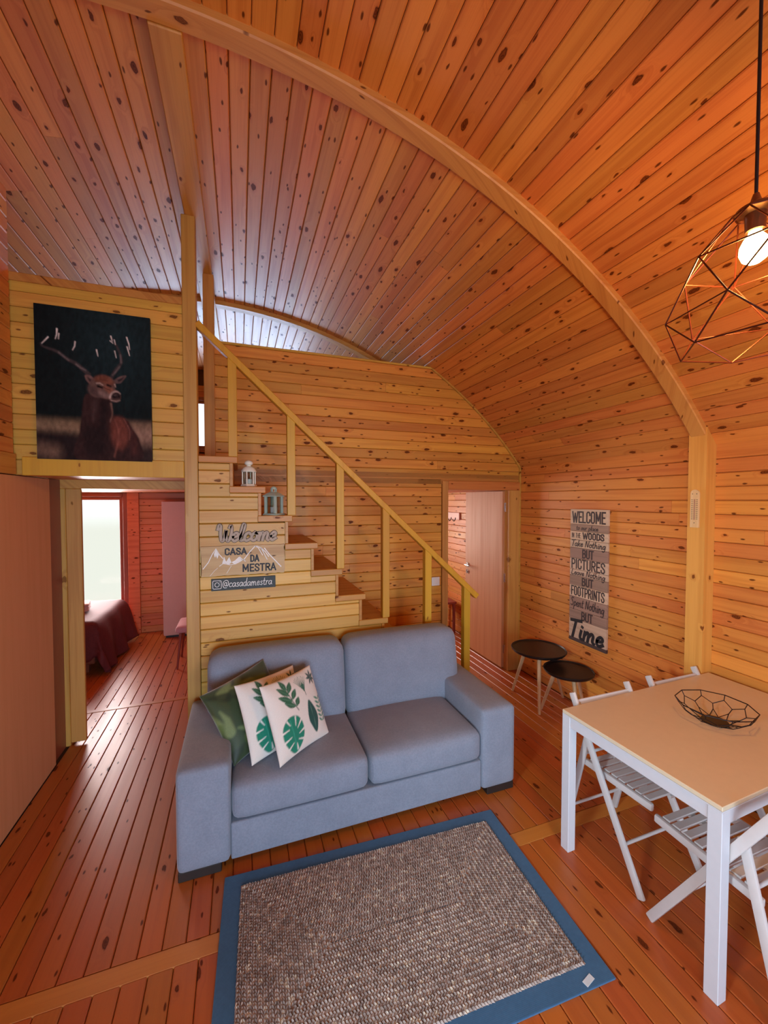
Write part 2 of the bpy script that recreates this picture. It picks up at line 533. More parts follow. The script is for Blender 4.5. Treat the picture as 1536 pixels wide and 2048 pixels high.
def lathe(bm, prof, n=24, c=(0, 0, 0), phase=0.0):
    """prof: list of (r, z) from bottom to top"""
    rings = []
    for r, z in prof:
        if r < 1e-5:
            rings.append([bm.verts.new((c[0], c[1], c[2] + z))])
        else:
            rings.append([bm.verts.new((c[0] + r * math.cos(2 * PI * (i + phase) / n), c[1] + r * math.sin(2 * PI * (i + phase) / n), c[2] + z)) for i in range(n)])
    for a, b in zip(rings, rings[1:]):
        for i in range(n):
            j = (i + 1) % n
            if len(a) == 1 and len(b) == 1:
                continue
            if len(a) == 1:
                bm.faces.new((a[0], b[j], b[i]))
            elif len(b) == 1:
                bm.faces.new((a[i], a[j], b[0]))
            else:
                bm.faces.new((a[i], a[j], b[j], b[i]))

def soft_box(bm, lo, hi, r=0.03, bulge=(0, 0, 0), n=10, shear=None, pw=None):
    """upholstered block: rounded edges, faces puffed out by bulge (x, y, z)"""
    lo, hi = Vector(lo), Vector(hi)
    c, h = (lo + hi) / 2, (hi - lo) / 2
    t = bmesh.new()
    bmesh.ops.create_cube(t, size=2.0)
    bmesh.ops.subdivide_edges(t, edges=t.edges[:], cuts=n, use_grid_fill=True)
    for v in t.verts:
        q = []
        for k in range(3):
            # crowd the grid towards the edges so that the rounding is resolved
            a = v.co[k]
            s = math.copysign(1 - (1 - abs(a)) ** 1.6, a)
            q.append(s * h[k])
        p = Vector(q)
        inner = Vector([max(-(h[k] - r), min(h[k] - r, p[k])) for k in range(3)])
        d = p - inner
        if d.length > 1e-9:
            # push on to the rounded corner
            lim = r
            mx = max(abs(d[k]) for k in range(3))
            d = d * (mx / d.length) if d.length > 0 else d
            p = inner + d
        u = [p[k] / h[k] for k in range(3)]
        for k in range(3):
            if bulge[k]:
                i, j = (k + 1) % 3, (k + 2) % 3
                wgt = (1 - min(1, abs(u[i])) ** 2.2) * (1 - min(1, abs(u[j])) ** 2.2)
                p[k] += bulge[k] * wgt * u[k]
        if shear:
            shear(p, h)
        v.co = p
    merge(bm, t, Matrix.Translation(c))

_bc = {}
def board(parent, m, p0, p1, wdt, nrm, name='board', th=0.018, ch=0.0045, s=(0, 0), e=(0, 0), gap=0.0012):
    """a lining board: long axis p0-p1, face towards nrm, bevelled long edges; s/e: extra length at (low, high) side of start/end"""
    p0, p1 = Vector(p0), Vector(p1)
    L = (p1 - p0).length
    fm = frame_from(p0, p1, nrm)
    W = Matrix.Translation((p0 + p1) / 2) @ fm
    key = (round(L, 3), round(wdt, 4), th, ch, tuple(round(a, 4) for a in s + e), m.name)
    me = _bc.get(key)
    if me is None:
        hw = wdt / 2 - gap
        pr = [(-hw, -th), (-hw, -ch), (-hw + ch, 0), (hw - ch, 0), (hw, -ch), (hw, -th)]
        vs = []
        for side in (0, 1):
            for y, z in pr:
                k = (y + hw) / (2 * hw)
                if side == 0:
                    x = -L / 2 + 0.0006 - (s[0] * (1 - k) + s[1] * k)
                else:
                    x = L / 2 - 0.0006 + (e[0] * (1 - k) + e[1] * k)
                vs.append((x, y, z))
        fs = [(i, (i + 1) % 6, 6 + (i + 1) % 6, 6 + i) for i in range(6)]
        fs = [tuple(reversed(f)) for f in fs] + [(0, 1, 2, 3, 4, 5), (11, 10, 9, 8, 7, 6)]
        me = bpy.data.meshes.new('board')
        me.from_pydata(vs, [], fs)
        b = bmesh.new()
        b.from_mesh(me)
        bmesh.ops.recalc_face_normals(b, faces=b.faces[:])
        b.to_mesh(me)
        b.free()
        me.materials.append(m)
        _bc[key] = me
    o = bpy.data.objects.new(name, me)
    link(o, parent, W)
    return o

# ------------------------------------------------------------------ room dimensions
XW = 2.91            # right wall
XL = -1.245          # plywood wall on the left
YF, YS, YB, YE = -1.9, 2.97, 3.68, 6.47   # front wall, stair side, back wall, end wall
XC, ZC, R = -0.27, -0.2575, 4.04          # vault: ridge x, centre height, radius
PW = 0.09
def vx(z):
    return XC + math.sqrt(max(0, R * R - (z - ZC) ** 2))
def vp(th, r=R):
    return XC + r * math.sin(th), ZC + r * math.cos(th)
TH_R = math.asin((XW - XC) / R)
ZSP = ZC + R * math.cos(TH_R)     # springing of the vault at the right wall

# ------------------------------------------------------------------ floor
bm = bmesh.new()
box2(bm, (-3.2, YF, -0.12), (XW + 0.1, YE + 0.2, -0.022))
floor = struct('floor', bm, M['backing'])
def floor_rows(x0, x1, y0, y1, off, joints=None):
    x = x0 + off - PW if off else x0
    while x < x1:
        a, b = max(x, x0), min(x + PW * 1.02, x1)
        if b - a > 0.02:
            cuts = [y0, y1]
            if joints and random.random() < joints:
                cuts = [y0, y0 + (y1 - y0) * random.uniform(0.2, 0.8), y1]
            for c0, c1 in zip(cuts, cuts[1:]):
                board(floor, M['floor'], ((a + b) / 2, c0, 0), ((a + b) / 2, c1, 0), b - a, (0, 0, 1), ch=0.004)
        x += PW * 1.02
floor_rows(XL, XW, YF, 1.757, 0.055)
FW = PW * 1.02
XM = XL + 10 * FW
floor_rows(XL, XM, 1.843, 4.16, 0.0)
floor_rows(XM, XW, 1.843, 3.68, 0.0, 0.15)
floor_rows(XL - 20 * FW, XL, 3.68, 4.16, 0.0)
floor_rows(XM, XL + 19 * FW, 3.68, 4.16, 0.0)
floor_rows(XL - 20 * FW, XL + 19 * FW, 4.22, YE, 0.0)
floor_rows(XL + 19 * FW, XW, 3.68, YE, 0.0)
board(floor, M['floor_strip'], (XL, 1.80, 0.0), (0.9, 1.80, 0.0), 0.086, (0, 0, 1), ch=0.003)
board(floor, M['floor_strip'], (0.9, 1.80, 0.0), (XW, 1.80, 0.0), 0.086, (0, 0, 1), ch=0.003)
board(floor, M['floor'], (-3.1, 4.19, 0.003), (0.3, 4.19, 0.003), 0.06, (0, 0, 1), ch=0.004)

# ------------------------------------------------------------------ ceiling vault
bm = bmesh.new()
nseg = 60
TH_L = -math.radians(50)
rings = []
for i in range(nseg + 1):
    th = TH_L + (TH_R + 0.02 - TH_L) * i / nseg
    rings.append([bm.verts.new((*[vp(th, rr)[0]], y, vp(th, rr)[1])) for y in (YF, YE + 0.2) for rr in (R + 0.02, R + 0.12)])
for a, b in zip(rings, rings[1:]):
    bm.faces.new((a[0], b[0], b[2], a[2]))
    bm.faces.new((a[1], a[3], b[3], b[1]))
ceiling = struct('ceiling', bm, M['backing'])
YR1, YR2 = 1.79, 4.25
dth = PW / R
th = TH_R
k = 0
while th > TH_L:
    t0 = th - dth / 2
    nx, nz = -math.sin(t0), -math.cos(t0)
    x, z = vp(t0)
    spans = []
    near0 = -math.asin((XC - XL + 0.05) / R)
    if th - dth > near0 - dth:
        spans += [(YF, YR1), (YR1, 2.97), (2.97, YR2)] if t0 < -0.2 else [(YF, YR1), (YR1, YR2)]
    else:
        spans += [(2.97, YR2)]
    spans.append((YR2, YE))
    for y0, y1 in spans:
        if y1 - y0 > 2 and random.random() < 0.2:
            ym = y0 + (y1 - y0) * random.uniform(0.25, 0.75)
            sub = [(y0, ym), (ym, y1)]
        else:
            sub = [(y0, y1)]
        for a, b in sub:
            board(ceiling, M['pine'], (x, a, z), (x, b, z), PW, (nx, 0, nz), ch=0.0045)
    th -= dth
    k += 1

# ridge beam and arched ribs
bm = bmesh.new()
box2(bm, (-0.324, 1.842, 3.742), (-0.2, YE, 3.79), 0.004, 1)
struct('ridge_beam', bm, M['pine_beam'], label='flat pine ridge beam running along the top of the vault')
def rib(name, y0, y1, depth, ths, the, label):
    bm = bmesh.new()
    n = 48
    prev = None
    for i in range(n + 1):
        t = ths + (the - ths) * i / n
        q = []
        for y, rr in ((y0, R + 0.01), (y0, R - depth + 0.006), (y0 + 0.006, R - depth), (y1 - 0.006, R - depth), (y1, R - depth + 0.006), (y1, R + 0.01)):
            X, Z = vp(t, rr)
            q.append(bm.verts.new((X, y, Z)))
        if prev:
            for j in range(6):
                bm.faces.new((prev[j], prev[(j + 1) % 6], q[(j + 1) % 6], q[j]))
        else:
            bm.faces.new(q)
        prev = q
    bm.faces.new(list(reversed(prev)))
    bmesh.ops.recalc_face_normals(bm, faces=bm.faces[:])
    o = struct(name, bm, M['pine_rib'], smooth=True, label=label)
    return o
CXF = 2.815
th_col = math.asin((CXF + 0.02 - XC) / (R - 0.035))
rib('arched_beam', 1.745, 1.842, 0.035, near0 + 0.01, th_col, 'near arched pine rib crossing the vault down to the right column')
rib('arched_beam', 4.20, 4.30, 0.035, TH_L + 0.05, TH_R - 0.1, 'far arched pine rib glimpsed over the partition top')

# ------------------------------------------------------------------ right wall
bm = bmesh.new()
box2(bm, (XW + 0.02, YF, -0.1), (XW + 0.14, YE + 0.2, ZSP + 0.08))
wall_right = struct('wall_right', bm, M['backing'])
nrow = int(round(ZSP / PW))
rh = ZSP / nrow
for i in range(nrow):
    z = (i + 0.5) * rh
    cuts = [YF]
    y = YF
    while True:
        y += random.uniform(1.6, 3.4)
        if y > YE - 0.6:
            break
        cuts.append(y)
    cuts.append(YE)
    for a, b in zip(cuts, cuts[1:]):
        top = 0.014 if i == nrow - 1 else 0.0
        board(wall_right, M['pine_right'], (XW, a, z + top / 2), (XW, b, z + top / 2), rh + top, (-1, 0, 0), ch=0.0045)

# column under the near rib, its inner face flush with the rib
bm = bmesh.new()
n = 14
y0, y1 = 1.739, 1.848
zt = ZC + math.sqrt(R * R - (CXF - XC) ** 2) - 0.004
prof = [(CXF, 0), (CXF, zt)]
for i in range(n + 1):
    z = zt + (ZSP - zt) * i / n
    prof.append((min(vx(z), XW) - 0.0008, z))
prof.append((XW - 0.0008, 0))
va = [bm.verts.new((x, y0, z)) for x, z in prof]
vb = [bm.verts.new((x, y1, z)) for x, z in prof]
bm.faces.new(va)
bm.faces.new(list(reversed(vb)))
for i in range(len(prof)):
    j = (i + 1) % len(prof)
    bm.faces.new((va[i], vb[i], vb[j], va[j]))
bmesh.ops.recalc_face_normals(bm, faces=bm.faces[:])
struct('column', bm, M['pine_column'], label='pine column on the right wall carrying the thermometer')

# ------------------------------------------------------------------ back wall with the door opening
ZTOP = 3.192
ZLO = 2.03           # underside of the loft
bm = bmesh.new()
box2(bm, (-0.2, YB + 0.018, 0), (1.975, YB + 0.11, ZTOP))
box2(bm, (1.975, YB + 0.018, 2.035), (vx(ZTOP), YB + 0.11, ZTOP))
for i in range(12):
    za = ZSP + (ZTOP - ZSP) * i / 12
    zb = ZSP + (ZTOP - ZSP) * (i + 1) / 12
    box2(bm, (1.70, YB + 0.02, za), (vx(zb) - 0.004, YB + 0.11, zb))
box2(bm, (2.84, YB + 0.05, 0), (XW, YB + 0.11, 2.05))
wall_back = struct('wall_back', bm, M['backing'])
nb = int(round(ZTOP / PW))
bh = ZTOP / nb
for i in range(nb):
    za, zb = i * bh, (i + 1) * bh
    zm = (za + zb) / 2
    x0 = -0.26 if zm < ZLO else -0.19
    if zb < 2.10:
        x1l = x1h = 1.94
    else:
        x1l, x1h = min(XW, vx(za)) , min(XW, vx(zb))
    cuts = []
    if x1l - x0 > 2.0 and random.random() < 0.4:
        cuts = [random.uniform(x0 + 0.5, x1l - 0.7)]
    xs = [x0] + cuts + [None]
    for a, b in zip(xs, xs[1:]):
        if b is None:
            xe = min(x1l, x1h)
            # frame_from with nrm -Y: local y points to +Z (low side first)
            board(wall_back, M['pine_wall'], (a, YB, zm), (xe, YB, zm), bh, (0, -1, 0), e=(x1l - xe, x1h - xe), ch=0.0045)
        else:
            board(wall_back, M['pine_wall'], (a, YB, zm), (b, YB, zm), bh, (0, -1, 0), ch=0.0045)
# edge trims of the partition: top cap, curved bead against the vault, corner bead
bm = bmesh.new()
box2(bm, (-0.19, YB - 0.012, ZTOP - 0.001), (vx(ZTOP) - 0.002, YB + 0.112, ZTOP + 0.018), 0.003, 1)
struct('trim_1', bm, M['pine_pale'], label='pine cap along the top of the partition')
bm = bmesh.new()
N = 20
for i in range(N):
    z0, z1 = ZSP + (ZTOP - ZSP) * i / N, ZSP + (ZTOP - ZSP) * (i + 1) / N
    bar(bm, (vx(z0) - 0.010, YB - 0.010, z0), (vx(z1) - 0.010, YB - 0.010, z1), 0.018, 0.016, (0, 1, 0))
bar(bm, (XW - 0.010, YB - 0.010, 0.0), (XW - 0.010, YB - 0.010, ZSP), 0.018, 0.016, (0, 1, 0))
struct('trim_2', bm, M['pine_pale'], label='thin pine bead where the partition meets the vault and right wall')

# door with frame, opened into the hall
bm = bmesh.new()
box2(bm, (1.945, YB - 0.02, 0), (2.01, YB + 0.12, 2.075), 0.003, 1)
dframe = struct('door_1', bm, M['pine_post'], label='pine door frame at the right end of the partition')
bm = bmesh.new()
box2(bm, (2.752, YB - 0.02, 0), (2.893, YB + 0.03, 1.985), 0.003, 1)
box2(bm, (2.752, YB + 0.03, 0), (2.80, YB + 0.12, 1.985))
part(dframe, 'jamb', bm, M['pine_post'], origin=(2.82, YB, 1))
bm = bmesh.new()
box2(bm, (2.01, YB - 0.022, 1.985), (2.893, YB + 0.12, 2.075), 0.003, 1)
part(dframe, 'lintel', bm, M['pine'], origin=(2.45, YB, 2.03))
bm = bmesh.new()
box2(bm, (2.722, 3.735, 0.012), (2.762, 4.50, 1.978), 0.002, 1)
leaf = part(dframe, 'door_leaf', bm, M['veneer'], origin=(2.74, 4.1, 1.0), label='pinkish wood veneer door leaf standing open')
for z in (0.22, 1.02, 1.80):
    bm = bmesh.new()
    tube(bm, (2.757, 3.722, z - 0.05), (2.757, 3.722, z + 0.05), 0.008, n=8)
    box2(bm, (2.742, 3.725, z - 0.045), (2.758, 3.737, z + 0.045))
    part(leaf, 'hinge', bm, M['chrome'], 'world', smooth=True)
bm = bmesh.new()
tube(bm, (2.722, 4.44, 1.06), (2.712, 4.44, 1.06), 0.026, n=16)
tube(bm, (2.712, 4.44, 1.06), (2.672, 4.44, 1.06), 0.009, n=8)
bar(bm, (2.676, 4.445, 1.06), (2.672, 4.32, 1.06), 0.016, 0.014, (0, 0, 1), 0.004)
part(leaf, 'handle', bm, M['chrome'], 'world', smooth=True, label='chrome lever handle')
bm = bmesh.new()
tube(bm, (2.722, 4.44, 0.975), (2.712, 4.44, 0.975), 0.024, n=16)
tube(bm, (2.712, 4.44, 0.975), (2.704, 4.44, 0.975), 0.009, n=8)
part(leaf, 'lock', bm, M['chrome'], 'world', smooth=True)

# ------------------------------------------------------------------ left plywood wall
bm = bmesh.new()
box2(bm, (XL - 0.11, YF, 0), (XL - 0.014, -0.68, 2.03))
box2(bm, (XL - 0.11, 0.54, 0), (XL - 0.014, 3.42, 2.03))
box2(bm, (XL - 0.11, -0.68, 0), (XL - 0.014, 0.54, 0.95))
box2(bm, (XL - 0.11, YF, 2.03), (XL - 0.014, 2.97, 3.8))
wall_left = struct('wall_left', bm, M['backing'])
for a, b in ((YF, -0.68), (-0.68, 0.54), (0.54, 1.76), (1.76, 3.42)):
    bm = bmesh.new()
    box2(bm, (XL - 0.013, a + 0.0015, 0.004), (XL, b - 0.0015, 0.94 if a == -0.68 else 2.025), 0.002, 1)
    part(wall_left, 'panel', bm, M['ply'], origin=(XL, (a + b) / 2, 1))
bm = bmesh.new()
box2(bm, (XL - 0.013, YF, 2.03), (XL + 0.012, 2.955, 2.15), 0.003, 1)
part(wall_left, 'rail', bm, M['pine_beam'], origin=(XL, 1, 2.09))
for i in range(18):
    z = 2.15 + (i + 0.5) * PW
    board(wall_left, M['pine'], (XL, YF, z), (XL, 2.955, z), PW, (1, 0, 0))
bm = bmesh.new()  # unseen side window, added to let the patch light reach the right wall
for lo, hi in (((-0.68, 0.95), (-0.62, 2.03)), ((0.48, 0.95), (0.54, 2.03)), ((-0.62, 0.95), (0.48, 1.0)), ((-0.62, 1.98), (0.48, 2.03))):
    box2(bm, (XL - 0.09, lo[0], lo[1]), (XL - 0.02, hi[0], hi[1]), 0.003, 1)
o = struct('added_side_window', bm, M['frame_wood'], label='unseen side window added for the light patch on the right wall')
bm = bmesh.new()
box2(bm, (XL - 0.058, -0.62, 1.0), (XL - 0.052, 0.48, 1.98))
part(o, 'pane', bm, M['glass'])
bm = bmesh.new()  # dark red-brown strip between the plywood end and the doorway jamb
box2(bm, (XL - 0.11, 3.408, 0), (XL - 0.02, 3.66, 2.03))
part(wall_left, 'end_strip', bm, M['frame_wood'], origin=(XL, 3.42, 1))

# ------------------------------------------------------------------ loft parapet (picture wall)
bm = bmesh.new()
box2(bm, (-2.4, YS + 0.018, ZLO), (-0.345, YS + 0.09, ZTOP))
wall_loft = struct('wall_loft', bm, M['pine_pale'])
nl = 13
lh = (ZTOP - ZLO) / nl
for i in range(nl):
    zm = ZLO + (i + 0.5) * lh
    board(wall_loft, M['pine_pale'], (-1.262, YS, zm), (-0.345, YS, zm), lh, (0, -1, 0), ch=0.0045)
bm = bmesh.new()
box2(bm, (-1.29, YS - 0.014, ZTOP - 0.035), (-0.345, YS + 0.10, ZTOP + 0.012), 0.003, 1)
part(wall_loft, 'cap', bm, M['pine_beam'], origin=(-0.8, YS, ZTOP))
bm = bmesh.new()
box2(bm, (-1.205, YS - 0.02, 2.026), (-0.345, YS + 0.019, 2.135), 0.003, 1)
part(wall_loft, 'fascia', bm, M['pine_rail'], origin=(-0.8, YS, 2.08))

# loft floor: joists hidden, lined soffit below, landing boards above
bm = bmesh.new()
box2(bm, (-3.1, YS + 0.02, ZLO + 0.022), (-0.27, YB, 2.15))
box2(bm, (-3.1, YB, ZLO + 0.012), (XW, YE, 2.15))
loft = struct('floor_loft', bm, M['tread'], label='loft floor over the bedroom and hall')
for i in range(9):
    y = YS + 0.05 + (i + 0.5) * 0.069
    board(loft, M['bed_pine'], (-1.26, y, ZLO + 0.002), (-0.30, y, ZLO + 0.002), 0.069, (0, 0, -1))
x = -3.05
while x < XW - 0.05:
    xe = min(x + PW, XW)
    board(loft, M['bed_pine'], ((x + xe) / 2, YB + 0.1, 1.985), ((x + xe) / 2, YE, 1.985), xe - x, (0, 0, -1))
    x += PW

# ------------------------------------------------------------------ bedroom doorway wall, bedroom and hall shells
bm = bmesh.new()
box2(bm, (-3.1, YB + 0.018, 0), (-1.28, YB + 0.10, ZLO))
wall_bedroom = struct('wall_bedroom', bm, M['backing'])
for i in range(22):
    z = (i + 0.5) * 0.0915
    board(wall_bedroom, M['bed_pine'], (-1.75, YB, z), (-1.265, YB, z), 0.0915, (0, -1, 0))
bm = bmesh.new()
box2(bm, (-1.295, YB - 0.03, 0), (-1.235, YB + 0.11, 1.965), 0.004, 1)
d2 = struct('door_2', bm, M['pine_post'], label='pine frame of the open bedroom doorway')
bm = bmesh.new()
box2(bm, (-1.236, YB - 0.022, 0.02), (-1.138, YB + 0.008, 1.965), 0.004, 1)
part(d2, 'jamb', bm, M['pine_post'], origin=(-1.18, YB, 1))
bm = bmesh.new()
box2(bm, (-1.295, YB - 0.03, 1.965), (-0.27, YB + 0.008, 2.04), 0.004, 1)
part(d2, 'lintel', bm, M['pine_beam'], origin=(-0.8, YB, 2.0))
# side walls
bm = bmesh.new()
box2(bm, (0.30, YB + 0.12, 0), (0.36, YE, 1.985))
struct('wall_hall', bm, M['bed_pine'])
bm = bmesh.new()
box2(bm, (-3.2, YB, 0), (-3.1, YE + 0.2, 3.3))
box2(bm, (-3.2, 2.9, ZLO), (-3.1, YB, 3.3))
box2(bm, (-3.2, 2.9, ZLO), (XL - 0.1, 2.96, 3.8))
struct('wall_far_left', bm, M['bed_pine'])
# end wall with bedroom and loft windows, and the added hall window
bm = bmesh.new()
B0, B1 = -2.62, -1.475
box2(bm, (-3.2, YE + 0.018, 0), (B0, YE + 0.2, 2.15))
box2(bm, (B0, YE + 0.018, 1.98), (B1, YE + 0.2, 2.15))
box2(bm, (B0, YE + 0.018, 0), (B1, YE + 0.2, 0.10))
box2(bm, (B1, YE + 0.018, 0), (1.1, YE + 0.2, 2.15))
box2(bm, (1.1, YE + 0.018, 0), (2.1, YE + 0.2, 0.8))
box2(bm, (1.1, YE + 0.018, 2.0), (2.1, YE + 0.2, 2.15))
box2(bm, (2.1, YE + 0.018, 0), (XW, YE + 0.2, 2.15))
box2(bm, (-3.2, YE + 0.018, 2.15), (-1.25, YE + 0.2, 3.9))
box2(bm, (-1.25, YE + 0.018, 2.15), (0.75, YE + 0.2, 2.58))
box2(bm, (-1.25, YE + 0.018, 3.38), (0.75, YE + 0.2, 3.9))
box2(bm, (0.75, YE + 0.018, 2.15), (XW, YE + 0.2, 3.9))
wall_end = struct('wall_end', bm, M['backing'])
for i in range(22):
    z = (i + 0.5) * 0.0902
    board(wall_end, M['bed_pine'], (-1.33, YE, z), (0.3, YE, z), 0.0902, (0, -1, 0))
    board(wall_end, M['bed_pine'], (-3.1, YE, z), (B0 - 0.09, YE, z), 0.0902, (0, -1, 0))
    board(wall_end, M['bed_pine'], (2.18, YE, z), (XW, YE, z), 0.0902, (0, -1, 0))
for i in range(15):
    z = 2.2 + (i + 0.5) * PW
    board(wall_end, M['bed_pine'], (-2.4, YE, z), (-1.25, YE, z), PW, (0, -1, 0))
    board(wall_end, M['bed_pine'], (0.75, YE, z), (1.6, YE, z), PW, (0, -1, 0))
    if z < 2.58 or z > 3.38:
        board(wall_end, M['bed_pine'], (-1.25, YE, z), (0.75, YE, z), PW, (0, -1, 0))
def window(name, x0, x1, z0, z1, fw, label):
    bm = bmesh.new()
    for lo, hi in (((x0, YE - 0.01, z0), (x0 + fw, YE + 0.07, z1)), ((x1 - fw, YE - 0.01, z0), (x1, YE + 0.07, z1)),
                   ((x0 + fw, YE - 0.01, z1 - fw), (x1 - fw, YE + 0.07, z1)), ((x0 + fw, YE - 0.01, z0), (x1 - fw, YE + 0.07, z0 + fw))):
        box2(bm, lo, hi, 0.004, 1)
    o = struct(name, bm, M['frame_wood'], label=label)
    bm = bmesh.new()
    s = 0.045
    a0, a1, c0, c1 = x0 + fw, x1 - fw, z0 + fw, z1 - fw
    for lo, hi in (((a0, YE + 0.015, c0), (a0 + s, YE + 0.055, c1)), ((a1 - s, YE + 0.015, c0), (a1, YE + 0.055, c1)),
                   ((a0 + s, YE + 0.015, c1 - s), (a1 - s, YE + 0.055, c1)), ((a0 + s, YE + 0.015, c0), (a1 - s, YE + 0.055, c0 + s))):
        box2(bm, lo, hi, 0.004, 1)
    sash = part(o, 'sash', bm, M['frame_wood'])
    bm = bmesh.new()
    box2(bm, (a0 + s, YE + 0.032, c0 + s), (a1 - s, YE + 0.038, c1 - s))
    part(sash, 'pane', bm, M['glass'])
    return o
window('window_1', B0, B1 + 0.0, 0.06, 1.98, 0.055, 'tall bright bedroom window behind the bed')
window('window_2', -1.25, 0.75, 2.58, 3.38, 0.05, 'loft window glimpsed between the two posts')
window('added_hall_window', 1.1, 2.1, 0.8, 2.0, 0.05, 'unseen hall window added to brighten the hall')  # out of view, put in to go with the added hall light
bm = bmesh.new()
box2(bm, (B1 + 0.003, YE - 0.03, 0.0), (-1.332, YE + 0.018, 1.985), 0.003, 1)
struct('trim_3', bm, M['bed_pine'], label='red pine casing beside the bedroom window')

# front wall behind the camera with the big glazed opening that lights the room
bm = bmesh.new()
box2(bm, (-1.4, YF - 0.12, -0.1), (-1.0, YF, 4.0))
box2(bm, (1.6, YF - 0.12, -0.1), (3.1, YF, 4.0))
box2(bm, (-1.0, YF - 0.12, 2.35), (1.6, YF, 4.0))
box2(bm, (-1.0, YF - 0.12, -0.1), (1.6, YF, 0.12))
struct('wall_front', bm, M['pine'])
bm = bmesh.new()  # dark slab added out of view, blocks light rising to the ceiling
box2(bm, (-3.0, -5.2, -0.16), (4.0, YF - 0.13, -0.06))
struct('light_block_slab', bm, M['backing'], label='unseen dark slab added to keep outdoor light off the ceiling')
bm = bmesh.new()
for x in (-1.0, 0.27, 1.53):
    box2(bm, (x, YF - 0.1, 0.12), (x + 0.07, YF - 0.03, 2.35), 0.004, 1)
box2(bm, (-0.93, YF - 0.1, 2.28), (1.53, YF - 0.03, 2.35), 0.004, 1)
box2(bm, (-0.93, YF - 0.1, 0.12), (1.53, YF - 0.03, 0.19), 0.004, 1)
o = struct('window_4', bm, M['frame_wood'], label='glazed front opening behind the viewer')
for a, b in ((-0.93, 0.27), (0.34, 1.53)):
    bm = bmesh.new()
    box2(bm, (a, YF - 0.068, 0.19), (b, YF - 0.062, 2.28))
    part(o, 'pane', bm, M['glass'])

# ------------------------------------------------------------------ posts
bm = bmesh.new()
box2(bm, (-0.345, YS - 0.012, 0), (-0.262, YS + 0.09, 3.742), 0.004, 1)
struct('column', bm, M['pine_post'], label='tall pine post at the stair corner reaching the ridge beam')
bm = bmesh.new()
box2(bm, (-0.272, YB - 0.02, 2.18), (-0.188, YB + 0.08, 3.742), 0.004, 1)
struct('column', bm, M['pine_post'], label='second pine post on the stair landing behind the first')

# ------------------------------------------------------------------ staircase
st = thing('staircase', 'open pine staircase climbing behind the sofa up to the loft', 'staircase', (0.9, YS, 0))
tops = [2.178 - 0.2042 * k for k in range(11)]
nose = [-0.013 + 0.1845 * k for k in range(11)]
TT = 0.045
bm = bmesh.new()
box2(bm, (-0.26, YS + 0.02, 0), (-0.255, YS + 0.03, 2.12))
for k in range(11):
    box2(bm, (-0.26 if k == 0 else nose[k - 1] - 0.06, YS + 0.019, 0), (nose[k] - 0.055, YS + 0.035, tops[k] - TT))
side = part(st, 'side_panel', bm, M['backing'], 'world')
z = 0.0
rows = []
while z < 2.13:
    rows.append((z, min(z + 0.0905, 2.132)))
    z += 0.0905
for za, zb in rows:
    # the tallest step that still covers this row; a row crossing a tread is notched there
    xs = []
    for k in range(11):
        zc = tops[k] - TT
        if zc >= zb - 1e-4:
            xs.append((nose[k] - 0.052, za, zb))
        elif zc > za + 0.012:
            xs.append((nose[k] - 0.052, za, zc))
    if not xs:
        continue
    full = [q for q in xs if q[2] == zb]
    x0 = -0.26
    if full:
        x1 = max(q[0] for q in full)
        board(side, M['pine_pale'], (x0, YS, (za + zb) / 2), (x1, YS, (za + zb) / 2), zb - za, (0, -1, 0), ch=0.005)
        x0 = x1
    cut = [q for q in xs if q[2] != zb and q[0] > x0]
    for q in cut:
        board(side, M['pine_pale'], (x0, YS, (za + q[2]) / 2), (q[0], YS, (za + q[2]) / 2), q[2] - za, (0, -1, 0), ch=0.005)
        x0 = q[0]
for k in range(11):
    bm = bmesh.new()
    x0 = -0.26 if k == 0 else nose[k - 1] - 0.055
    box2(bm, (x0, YS - 0.012, tops[k] - TT), (nose[k], YB - 0.003, tops[k]), 0.004, 1)
    part(st, 'tread', bm, M['tread'], 'world', origin=None)
    bm = bmesh.new()
    zb = tops[k + 1] if k < 10 else 0.0
    box2(bm, (nose[k] - 0.052, YS - 0.008, zb), (nose[k] - 0.03, YB - 0.003, tops[k] - TT), 0.002, 1)
    part(st, 'riser', bm, M['tread'], 'world')
# railing: sloping handrail and six balusters
ra, rb = Vector((-0.262, YS + 0.02, 3.058)), Vector((1.915, YS + 0.02, 1.05))
sl = (rb - ra).normalized()
bm = bmesh.new()
bar(bm, ra, rb, 0.062, 0.045, (0, 0, 1), 0.004, 1)
part(st, 'handrail', bm, M['pine_rail'], 'world', origin=None)
for bx, kk in ((-0.042, 0), (0.351, 2), (0.712, 4), (1.079, 6), (1.447, 8), (1.813, None)):
    zt = ra.z + (bx - ra.x) * (rb.z - ra.z) / (rb.x - ra.x) - 0.028
    zb = 0.0 if kk is None else tops[kk]
    bm = bmesh.new()
    hw = 0.029
    sl_z = (rb.z - ra.z) / (rb.x - ra.x)
    vs = []
    for y in (YS - 0.008, YS + 0.046):
        for x, zz in ((bx - hw, zb), (bx + hw, zb), (bx + hw, zt + hw * sl_z), (bx - hw, zt - hw * sl_z)):
            vs.append(bm.verts.new((x, y, zz)))
    for f in ((0, 1, 2, 3), (7, 6, 5, 4), (0, 4, 5, 1), (1, 5, 6, 2), (2, 6, 7, 3), (3, 7, 4, 0)):
        bm.faces.new([vs[i] for i in f])
    bmesh.ops.recalc_face_normals(bm, faces=bm.faces[:])
    bmesh.ops.bevel(bm, geom=bm.edges[:], offset=0.003, segments=1, affect='EDGES')
    part(st, 'baluster', bm, M['pine_rail'], 'world')

